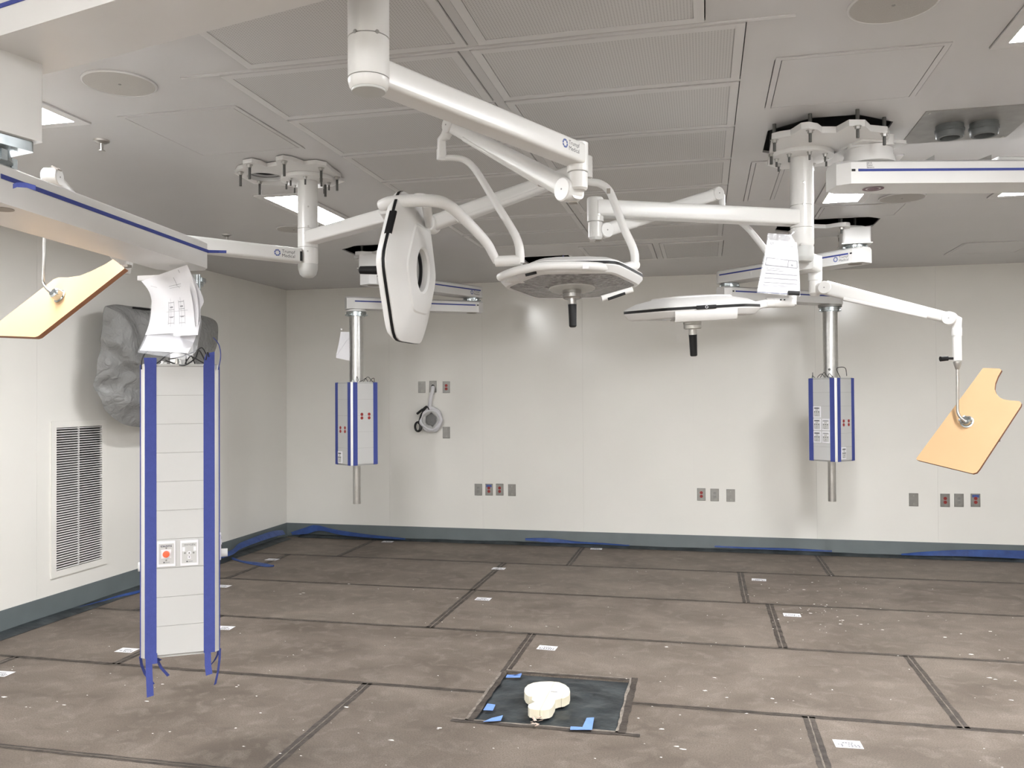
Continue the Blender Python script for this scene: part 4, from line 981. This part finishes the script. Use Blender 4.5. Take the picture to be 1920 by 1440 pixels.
MB().tube([P(319, 500, 3.4), P(318, 489, 3.41)], .001, 6).build('hanging_tie', 'paper', PA)
PB = thing('document_sleeve', 'printed sheet in a clear sleeve taped to the light tube below the black opening', 'document', P(1462, 552, 3.88))
Dp = [3.90, 3.89, 3.88, 3.87]
gP = sheet_px([(1439, 449), (1434, 482), (1426, 520), (1420, 546)], [(1494, 455), (1497, 490), (1499, 525), (1499, 552)], Dp)
sh = MB().grid(gP).build('paper_sheet', 'paper', PB)
its = [(.5, .1, .95, .1, .012), (.05, .33, .95, .33, .012), (.05, .33, .05, .45, .02), (.95, .33, .95, .45, .02), (.05, .45, .95, .45, .012), (.7, .33, .68, .45, .015), (.1, .5, .5, .5, .006), (.1, .53, .6, .53, .006)]
its += [(.1, .58+.085*k, .95, .58+.085*k, .012) for k in range(3)]+[(.1, .8, .7, .8, .006), (.1, .82, .7, .82, .006), (.1, .85, .4, .85, .006), (.05, .96, .2, .96, .006), (.5, .16, .9, .16, .004), (.3, .2, .9, .2, .004), (.1, .24, .6, .24, .004)]
marks(sh, gP, its, 'ink')
marks(sh, gP, [(.06, .37, .33, .37, .06)], 'greyp'); marks(sh, gP, [(.78, .40, .84, .40, .03)], 'ink')
mbx = MB(); lc = gP[1][1]+(CAM-gP[1][1]).normalized()*.003; X_, Y_ = camdir(1, 0, 0), camdir(0, 1, 0)
mbx.tube([lc+X_*(.006*math.cos(k*math.pi/8))+Y_*(.006*math.sin(k*math.pi/8)) for k in range(16)], .001, 6, True); mbx.build('ring_mark', 'ink', sh)
gQ = sheet_px([(1440, 437), (1434, 470), (1424, 520), (1419, 549)], [(1484, 440), (1496, 470), (1500, 525), (1501, 556)], [d-.008 for d in Dp])
MB().grid(gQ).build('clear_sleeve', 'sleeve', PB)
MB().bar(P(1478, 549, 3.86), P(1499, 550, 3.86), .012, .020, .006).build('black_clip', 'black', PB)
MB().tube([P(1472, 441, 3.89), P(1482, 441, 3.9), P(1490, 434, 4.05), P(1494, 432, 4.16)], .004, 8).build('tape_tab', 'sleeve', PB)
PC_ = thing('document_sleeve', 'white sheet in a clear sleeve tucked behind the rear-left column pipe', 'document', P(645, 675, 8.0))
DF = -(R3.transposed() @ (V((FLc.x, FLc.y, 2.1))-CAM)).z
gR = sheet_px([(639, 622), (636, 640), (632, 658), (630, 671)], [(668, 623), (668, 640), (668, 660), (668, 679)], [DF]*4)
MB().grid(gR).build('paper_sheet', 'paper', PC_)
MB().tube(smooth([P(629, 664, DF-.004), P(634, 662, DF-.004), P(648, 641, DF-.004), P(658, 629, DF-.004)]), .004, 6).build('sleeve_fold', 'paper', PC_)
MB().lathe(P(640, 617, DF), camdir(0, 0, 1), [(.008, 0), (.008, .004)], 10).build('hanging_eyelet', 'paper', PC_)

# ------------------------------------------------------------------ left wall: return grille, bagged equipment
x0w = XL
gy0, gy1, gz0, gz1 = 5.485, 6.09, .283, 1.49
VT = thing('return_grille', 'tall white louvred return-air grille low on the left wall', 'air grille', (x0w, (gy0+gy1)/2, gz0))
b_ = .05
mb = MB()
for cy_, cz_, sy_, sz_ in (((gy0+gy1)/2, gz1-b_/2, gy1-gy0, b_), ((gy0+gy1)/2, gz0+b_/2, gy1-gy0, b_), (gy0+b_/2, (gz0+gz1)/2, b_, gz1-gz0-2*b_), (gy1-b_/2, (gz0+gz1)/2, b_, gz1-gz0-2*b_)):
    mb.box((x0w+.006, cy_, cz_), (.012, sy_, sz_))
mb.build('frame', 'wall', VT)
mb = MB(); yc_, zc_ = (GY0+GY1)/2, (GZ0+GZ1)/2; dd = .6
mb.box((x0w-dd, yc_, zc_), (.01, GY1-GY0+.02, GZ1-GZ0+.02))
for y_ in (GY0-.002, GY1+.002): mb.box((x0w-dd/2-.006, y_, zc_), (dd-.012, .004, GZ1-GZ0+.008))
for z_ in (GZ0-.002, GZ1+.002): mb.box((x0w-dd/2-.006, yc_, z_), (dd-.012, GY1-GY0, .004))
mb.build('duct', 'duct', VT)
ns = 58; first_s = None
for i in range(ns):
    z_ = gz0+b_+(gz1-gz0-2*b_)*(i+.5)/ns
    if first_s is None:
        a_ = math.radians(38); ax = (V((math.cos(a_), 0, -math.sin(a_))), V((0, 1, 0)), V((math.sin(a_), 0, math.cos(a_))))
        first_s = MB().box((x0w+.0075, (gy0+gy1)/2, z_), (.0115, gy1-gy0-2*b_, .0016), ax).build('louvre', 'white2', VT); zf_s = z_
    else:
        o = first_s.copy(); col.objects.link(o); o.parent = VT; o.location = (0, 0, z_-zf_s)
MB().box((x0w+.0085, gy0+b_+(gy1-gy0-2*b_)*.47, (gz0+gz1)/2), (.012, .006, gz1-gz0-2*b_)).build('mullion', 'white2', VT)
# wrapped equipment
bag_px = [(192, 574), (214, 571), (240, 574), (270, 577), (310, 582), (350, 588), (385, 594), (404, 606), (406, 635), (398, 665), (392, 700), (385, 740), (360, 778), (320, 796), (275, 801), (245, 799), (225, 792), (205, 776), (190, 755), (182, 730), (181, 700), (181, 675), (187, 655), (184, 635), (188, 612), (189, 592)]
BX = -4.62
bag = [Px(px, py, BX) for px, py in bag_px]; bc = Px(290, 680, BX)
BG = thing('wrapped_equipment', 'wall-mounted equipment wrapped in cloudy grey plastic sheet on the left wall', 'covered equipment', V((XL, bc.y, 1.42)))
rr = random.Random(5)
from mathutils import noise as mnoise
dense2 = [tuple(p[:2]) for p in smooth([V((a, b, 0)) for a, b in bag_px+bag_px[:1]], 6)[:-1]]
rings = []
for s_ in [1.0, 1.0, 1.0]+[1-.04*k for k in range(1, 24)]:
    i = len(rings); ring_ = []
    dep = XL+.003 if i == 0 else (XL+.14 if i == 1 else XL+.24+.10*(1-s_**3))
    for px_, py_ in dense2:
        k_ = .88 if i == 0 else (.97 if i == 1 else s_)
        v_ = Px(290+(px_-290)*k_, 685+(py_-685)*k_, dep)
        y_, z_ = v_.y*1.6, v_.z
        f_ = 0
        if i > 1:
            rp = lambda a_, b_, c_: 1-abs(mnoise.noise(V((a_, b_, c_))))*2
            X2 = 290+(px_-290)*k_; Y2 = 685+(py_-685)*k_
            edge_ = min(1, (1-s_)*6+.25)
            f_ = edge_*(.035*mnoise.noise(V((y_*3, z_*3, 1.3)))+.030*rp(y_*2.2+z_*2.4, z_*1.2-y_*.6, 4)+.018*rp(y_*5-z_*3, z_*4+y_*2, 7)-.03)
            over = (640+(X2-185)*.85)-Y2
            f_ += .07*max(0, min(1, over/14+.5))*max(0, min(1, (560+180-Y2)/60+.6))*edge_
            f_ += .02*max(0, 1-abs((750+(X2-200)*.12)-Y2)/16)-.03*max(0, 1-abs((722+(X2-200)*.10)-Y2)/18)
        ring_.append(V((dep+f_, v_.y, v_.z)))
    rings.append(ring_)
MB().loft(rings, caps=True).build('plastic_wrap', 'bag', BG, sharp=60)
cm = Px(300, 655, -4.72)
MB().bar((XL+.07, 6.42, cm.z), (XL+.07, 7.15, cm.z+.03), .10, .46, .03).build('equipment_body', 'bolt', BG)
MB().bar((XL+.07, 6.35, cm.z-.3), (XL+.07, 7.0, cm.z-.34), .09, .14, .03).build('equipment_base', 'cap', BG)
q0, q1 = Px(250, 577, -4.6), Px(285, 581, -4.6); MB().bar(q0, q1, .02, .016, .006).build('black_handle', 'black', BG)

# ------------------------------------------------------------------ wall plates
def wall_plate(px, py, kind, label, tape=False, w=.088, h=.132, group=None):
    c = Py(px, py, YW); t = thing('wall_outlet', label, 'outlet', (c.x, YW, c.z), group)
    X_, N_ = V((1, 0, 0)), V((0, -1, 0))
    o = V((c.x, YW, c.z))
    pm = {'red': 'plate', 'grey': 'plate', 'blank': 'plate', 'white': 'plate', 'dred': 'plate', 'dark': 'plate', 'hole': 'plate'}[kind]
    prof = [(1.0, 0), (1.0, .003), (.92, .006)]
    mb = MB(); rings = [[o+X_*(sx*w/2*k)+Z*(sz*(h/2-(1-k)*w/2))+N_*d_ for sx, sz in ((-1, -1), (1, -1), (1, 1), (-1, 1))] for k, d_ in prof]
    mb.loft(rings).build('cover_plate', pm, t, sharp=20)
    if kind in ('red', 'grey', 'dred'):
        for v_ in (.019, -.019):
            rc = MB().lathe(o+Z*v_+N_*.006, N_, [(.0165, -.001), (.0165, .0025), (.015, .003)], 20).build('receptacle', {'red': 'red', 'dred': 'red', 'grey': 'grey'}[kind], t)
            for s in (-1, 1): MB().box(o+Z*(v_+.003)+X_*(s*.006)+N_*.009, (.002, .001, .008)).build('slot', 'slot', rc)
        screw(t, o+N_*.006, N_, .003)
    else:
        for v_ in (.042, -.042): screw(t, o+Z*v_*(1 if kind != 'hole' else .9)+N_*.006, N_, .004)
    if kind == 'hole': MB().lathe(o+Z*.004+N_*.006, N_, [(.02, -.001), (.02, .004), (.013, .006)], 20).build('cable_bushing', 'black', t)
    if tape: MB().box(o+Z*(h*.32)+N_*.0065, (w*.72, .001, h*.2)).build('blue_tape', 'logo', t)
    return t
wall_plate(897, 918, 'grey', 'steel wall plate with two grey sockets in the row of four')
wall_plate(917, 918, 'red', 'steel wall plate with red sockets and blue tape in the row of four', True)
wall_plate(937, 918, 'dred', 'steel wall plate with untaped red sockets in the row of four')
wall_plate(960, 919, 'blank', 'blank steel wall plate ending the row of four')
wall_plate(1315, 927, 'dred', 'steel wall plate with red sockets in the row of three at mid wall')
wall_plate(1340, 928, 'grey', 'steel wall plate with grey sockets in the row of three at mid wall')
wall_plate(1370, 929, 'blank', 'blank steel wall plate ending the row of three at mid wall')
wall_plate(1713, 937, 'blank', 'lone blank steel wall plate below the orange board')
wall_plate(1772, 938, 'dred', 'steel wall plate with untaped red sockets below the orange board')
wall_plate(1798, 938, 'grey', 'steel wall plate with grey sockets below the orange board')
wall_plate(1829, 938, 'dred', 'steel wall plate with red sockets and blue tape below the orange board', True)
wall_plate(791, 726, 'white', 'blank white wall plate above the coiled cable bundle')
HOLEP = wall_plate(812, 725, 'hole', 'white wall plate with a bushing from which the bagged cable hangs')
wall_plate(837, 726, 'dred', 'steel wall plate with red sockets above the coiled cable bundle')
wall_plate(837, 811, 'dark', 'blank dark steel wall plate below the coiled cable bundle')
# coiled bagged cable
CB = thing('cable_bundle', 'white plastic-wrapped cable coil with a black lead hanging on the rear wall', 'cable', Py(806, 808, YW-.05))
yc = YW-.05
MB().tube(smooth([Py(812, 726, YW-.008), Py(811, 733, yc), Py(808, 745, yc), Py(806, 758, yc), Py(805, 766, yc)]), [.02]*20+[.025]*1 if False else .022, 12).build('wrapped_tail', 'paper', CB)
cc = Py(809, 787, yc)
for k, (rx, rz_, r_) in enumerate(((.105, .125, .026), (.085, .10, .024), (.12, .112, .018))):
    MB().tube([cc+V((rx*math.cos(a)+.006*math.sin(3*a+k), -.012*k, rz_*math.sin(a)+.006*math.cos(4*a+k))) for a in [2*math.pi*i/28 for i in range(28)]], [r_*(1+.18*math.sin(5*i+k)) for i in range(28)], 10, True).build('wrapped_coil', 'paper' if k != 1 else 'greyp', CB)
MB().lathe(cc+V((0, .02, 0)), (0, -1, 0), [(.075, 0), (.07, .012), (.03, .02), (.002, .021)], 24).build('plastic_wrap', 'bag', CB)
MB().tube(smooth([Py(805, 769, yc-.03), Py(800, 762, yc-.035), Py(792, 768, yc-.035), Py(782, 776, yc-.03)]), [.006]*6+[.009]*6+[.014]*7, 10).build('black_plug', 'cable', CB)
MB().tube(smooth([Py(800, 763, yc-.03), Py(793, 772, yc-.035), Py(788, 783, yc-.035), Py(785, 795, yc-.03)]), .010, 10).build('black_lead', 'cable', CB)
lp = Py(784, 800, yc-.02)
for k in range(3):
    MB().tube([lp+V((.046*math.cos(a)*(1-.25*k), -.006*k, .06*math.sin(a)*(1-.12*k))) for a in [2*math.pi*i/18 for i in range(18)]], .005, 8, True).build('lead_loop', 'cable', CB)

# ------------------------------------------------------------------ floor: opening, scraps, labels, films
FO = thing('floor_opening_cover', 'crumpled black plastic sheet in the square cut-out of the floor boards', 'plastic sheet', ((ox0+ox1)/2, (oy0+oy1)/2, -.008))
gr = []
for i in range(29):
    row = []
    for j in range(29):
        x = ox0+.004+(ox1-ox0-.008)*j/28; y = oy0+.004+(oy1-oy0-.008)*i/28
        edge = min(1, min(i, j, 28-i, 28-j)/3)
        row.append(V((x, y, -.008+edge*(abs(mnoise.noise(V((x*9, y*14, 2))))*.016+abs(mnoise.noise(V((x*26, y*20, 5))))*.007))))
    gr.append(row)
MB().grid(gr).build('plastic_film', 'film', FO, sharp=80)
def patch(root, px, name='blue_tape', m='tapelight', z=.0125):
    pts = [Pz(a, b, z) for a, b in px]; MB().extr(pts, V((0, 0, -.0012))).build(name, m, root)
patch(FO, [(951, 1265), (978, 1265), (978, 1262), (975, 1270), (948, 1270)][:5])
patch(FO, [(914, 1319), (929, 1321), (924, 1332), (906, 1331)])
patch(FO, [(906, 1353), (922, 1346), (943, 1341), (939, 1351), (924, 1352)])
patch(FO, [(1100, 1346), (1114, 1345), (1110, 1368), (1069, 1368), (1070, 1362), (1092, 1363)])
WC = thing('wooden_cover', 'pale keyhole-shaped plywood cover lying on the black plastic sheet', 'cover', Pz(1020, 1310, .01))
outl = [(983, 1296), (984, 1290), (990, 1284), (1000, 1280), (1014, 1278), (1032, 1277.5), (1048, 1279), (1060, 1284), (1067, 1290), (1069, 1297), (1067, 1304), (1058, 1309), (1047, 1311), (1041, 1313), (1040, 1318), (1035, 1327), (1030, 1330), (1018, 1332), (1004, 1331), (993, 1329), (990, 1325), (991, 1321), (996, 1319), (1003, 1316), (997, 1312), (998, 1306), (992, 1306), (986, 1302)]
zt_w = .055
pts = [Pz(a, b, zt_w) for a, b in outl]
# three planks cut to the outline
xs_c = [min(p.x for p in pts)-.01, -.835, -.755, -.69, max(p.x for p in pts)+.01]
def clip(poly, x, keep_less):
    out_ = []
    for i in range(len(poly)):
        a, b = poly[i-1], poly[i]; ia = (a.x <= x) == keep_less; ib = (b.x <= x) == keep_less
        if ia != ib: out_.append(a.lerp(b, (x-a.x)/(b.x-a.x)))
        if ib: out_.append(b)
    return out_
for a, b in zip(xs_c, xs_c[1:]):
    pl_ = clip(clip(pts, b-.0008, True), a+.0008, False)
    if len(pl_) < 3: continue
    o = MB().extr(pl_, V((0, 0, -.045))).build('plank', 'foam', WC, sharp=30)
q = Pz(1039, 1297, zt_w+.001); MB().box(q, (.035, .008, .001)).build('pencil_mark', 'inkl', WC)
SC = thing('scrap_pile', 'small pinkish crumpled scraps beside the wooden cover', 'scraps', Pz(1005, 1355, .005))
for px, py, s_ in ((1003, 1343, .02), (1002, 1350, .022), (1010, 1347, .018), (1004, 1358, .028), (1013, 1352, .016), (1000, 1360, .018), (1008, 1361, .02)):
    p = Pz(px, py, .014); MB().add([p+V((rr.uniform(-1, 1)*s_, rr.uniform(-1, 1)*s_, rr.uniform(0, .8)*s_)) for _ in range(5)], [(0, 1, 2), (0, 2, 3), (0, 3, 4), (1, 2, 4), (2, 3, 4), (0, 1, 4)]).build('scrap', 'copper', SC)
# printed labels on the boards
def sticker(px, py, label, w=.125, h=.09, rot=0, grp=None):
    c = Pz(px, py, .0014); t = thing('floor_label', label, 'label', (c.x, c.y, 0), grp)
    a = math.radians(rot); X_, Y_ = V((math.cos(a), math.sin(a), 0)), V((-math.sin(a), math.cos(a), 0))
    sk = MB().box((c.x, c.y, .0010), (w, h, .0008), (X_, Y_, Z)).build('sticker', 'paper', t)
    mb = MB(); o = V((c.x, c.y, .00165)); r_ = random.Random(int(px))
    for k in range(4): mb.box(o+Y_*(.012)+X_*(-.02+.013*k), (.010, .009, .0004), (X_, Y_, Z))
    for row in range(3):
        for k in range(7):
            if r_.random() < .8: mb.box(o-Y_*(.008+.011*row)+X_*(-.045+.015*k+r_.uniform(-.002, .002)), (.009, .007, .0004), (X_, Y_, Z))
    mb.build('print', 'ink', sk)
for px, py, lb in ((727, 1015.5, 'small white printed label on the floor board nearest the rear wall below the left column'),
    (935, 1066, 'white printed label on the floor board in front of the row of four wall outlets'),
    (906, 1123, 'white printed label on the floor beside the diagonal-looking seam left of centre'),
    (1026, 1214.5, 'white printed label on the floor board just behind the black plastic cut-out'),
    (1118, 1029, 'small white printed label on the floor by the rear wall at mid room'),
    (1423, 1087, 'white printed label on the floor board in front of the row of three wall outlets'),
    (1485, 1153, 'white printed label on the floor board among white paint flecks'),
    (1590, 1395, 'large-looking white printed label on the floor board beside a seam, away from the cut-out'),
    (510, 1049, 'small white printed label on the floor beside the loose blue tape end'),
    (418, 1099, 'white printed label on the floor behind the tall column'),
    (421, 1177, 'white printed label on the floor just beside the tall column'),
    (238, 1219, 'white printed label on the floor between the left wall and tall column'),
    (2, 1263, 'white printed label on the floor well away from the tall column, by the left wall')):
    sticker(px, py, lb, rot=rr.uniform(-4, 4))
# paint flecks and dust crumbs, far too many to count
mb = MB(); spots = [(1523, 1092), (1508, 1106), (1527, 1133), (1548, 1137), (1520, 1150), (1615, 1171), (1655, 1181), (1772, 1195), (1857, 1184), (1820, 1227), (1855, 1271), (1865, 1274), (1904, 1277), (1896, 1313), (1449, 1310), (1455, 1318), (1322, 1295), (1363, 1308), (1280, 1405), (1270, 1400), (1150, 1369), (821, 1367), (825, 1365), (734, 1388), (569, 1112), (563, 1114), (654, 1095), (858, 1121), (662, 1151), (305, 1283), (275, 1315), (447, 1285), (444, 1288), (8, 1307), (120, 1322), (650, 1326), (1249, 1213), (1340, 1271), (1098, 1354), (1240, 1367), (1400, 1338), (1575, 1170), (1580, 1163)]
for i in range(150):
    spots.append((rr.uniform(0, 1920), 1060+380*rr.random()**1.1))
for i in range(60): spots.append((rr.gauss(1540, 90), rr.gauss(1135, 45)))
for i, (px, py) in enumerate(spots):
    if py < 1045: continue
    p = Pz(px, min(py, 1500), .0015); s_ = (rr.uniform(.006, .014) if i < 43 else rr.uniform(.0015, .006)); a0 = rr.uniform(0, 6)
    if p.x < XL+.2: continue
    if ox0-.02 < p.x < ox1+.05 and oy0-.02 < p.y < oy1+.03: continue
    pts = [p+V((s_*(rr.uniform(.5, 1.2))*math.cos(a0+k*math.pi/3)*1.5, s_*rr.uniform(.3, .9)*math.sin(a0+k*math.pi/3), rr.uniform(0, .002))) for k in range(6)]
    mb.add(pts+[p+Z*.003], [(k, (k+1) % 6, 6) for k in range(6)])
fk = mb.build('paint_flecks', 'fleck', loc=(0, 5, 0), kind='stuff'); tag(fk, 'scattered white paint flecks and crumbs over the brown floor boards', 'debris')
# black film and blue tape along the wall base
def ribbon(name, label, pts_lo, pts_hi, m, cat):
    lo = smooth(pts_lo, 5); hi = smooth(pts_hi, 5); mid = [a.lerp(b, .5)+V((0, 0, .004+.006*rr.random())) for a, b in zip(lo, hi)]
    o = MB().grid([lo, mid, hi]).build(name, m, loc=lo[len(lo)//2], sharp=70); return tag(o, label, cat)
n_ = 40
lo = [V((XL+.17+.02*mnoise.noise(V((k*.7, 0, 0))), YB+.3+(YW-.2-YB-.3)*k/n_, .003)) for k in range(n_+1)]; hi = [V((XL+.035, p.y, .02+.012*mnoise.noise(V((k*.5, 3, 0))))) for k, p in enumerate(lo)]
ribbon('floor_film', 'black plastic film strip along the foot of the left wall', lo, hi, 'film', 'plastic film')
lo = [V((XL+.2+(XR-XL-.3)*k/n_, YW-.10+.012*mnoise.noise(V((k*.6, 7, 0))), .003)) for k in range(n_+1)]; hi = [V((p.x, YW-.034, .028+.01*mnoise.noise(V((k*.4, 5, 0))))) for k, p in enumerate(lo)]
ribbon('floor_film', 'black plastic film strip along the foot of the rear wall', lo, hi, 'film', 'plastic film')
def tape_px(label, lo_px, hi_px, yl, yh):
    ribbon('tape_ribbon', label, [Py(a, b, yl) for a, b in lo_px], [Py(a, b, yh) for a, b in hi_px], 'filmblue', 'tape')
tape_px('blue tape ribbon lifting off the baseboard beside the rear-left corner', [(548, 1003), (575, 1001), (600, 995), (640, 1003), (690, 1008), (760, 1012)], [(545, 998), (570, 990), (592, 984.5), (630, 993), (690, 1002), (760, 1009)], YW-.11, YW-.06)
tape_px('thin blue tape streak on the baseboard at mid wall', [(985, 1013), (1030, 1017), (1080, 1019), (1130, 1021), (1180, 1024)], [(985, 1009), (1030, 1009), (1080, 1015), (1130, 1018), (1180, 1022)], YW-.05, YW-.035)
tape_px('broad blue tape streak on the baseboard under the orange board', [(1690, 1041), (1740, 1042), (1800, 1043), (1860, 1045), (1940, 1049)], [(1690, 1038), (1740, 1034), (1800, 1031), (1860, 1031), (1940, 1033)], YW-.06, YW-.035)
tape_px('thin blue tape streak on the baseboard below the rear-right column', [(1340, 1026), (1400, 1029), (1480, 1032), (1560, 1035)], [(1340, 1023), (1400, 1026), (1480, 1028), (1560, 1032)], YW-.05, YW-.035)
lo = [Px(a, b, XL+.15) for a, b in ((412, 1048), (436, 1040), (450, 1030), (480, 1018), (510, 1008), (535, 1002))]; hi = [Px(a, b, XL+.08) for a, b in ((412, 1040), (436, 1030), (448, 1019), (480, 1006), (510, 996), (530, 994))]
ribbon('tape_ribbon', 'crumpled blue tape ribbon along the left wall into the corner', lo, hi, 'filmblue', 'tape')
lo = [Pz(a, b, .004) for a, b in ((432, 1048), (452, 1054), (475, 1059), (500, 1063), (514, 1062))]; hi = [Pz(a, b, .012) for a, b in ((434, 1044), (455, 1051), (475, 1053), (497, 1056), (513, 1060))]
ribbon('tape_ribbon', 'loose torn blue tape end lying on the floor by the corner', lo, hi, 'filmblue', 'tape')
lo = [Pz(a, b, .004) for a, b in ((150, 1141), (190, 1131), (225, 1121), (262, 1111))]; hi = [Pz(a, b, .02) for a, b in ((150, 1137), (190, 1126), (225, 1115), (262, 1106))]
ribbon('tape_ribbon', 'short blue tape strip on black film beside the tall column', lo, hi, 'filmblue', 'tape')
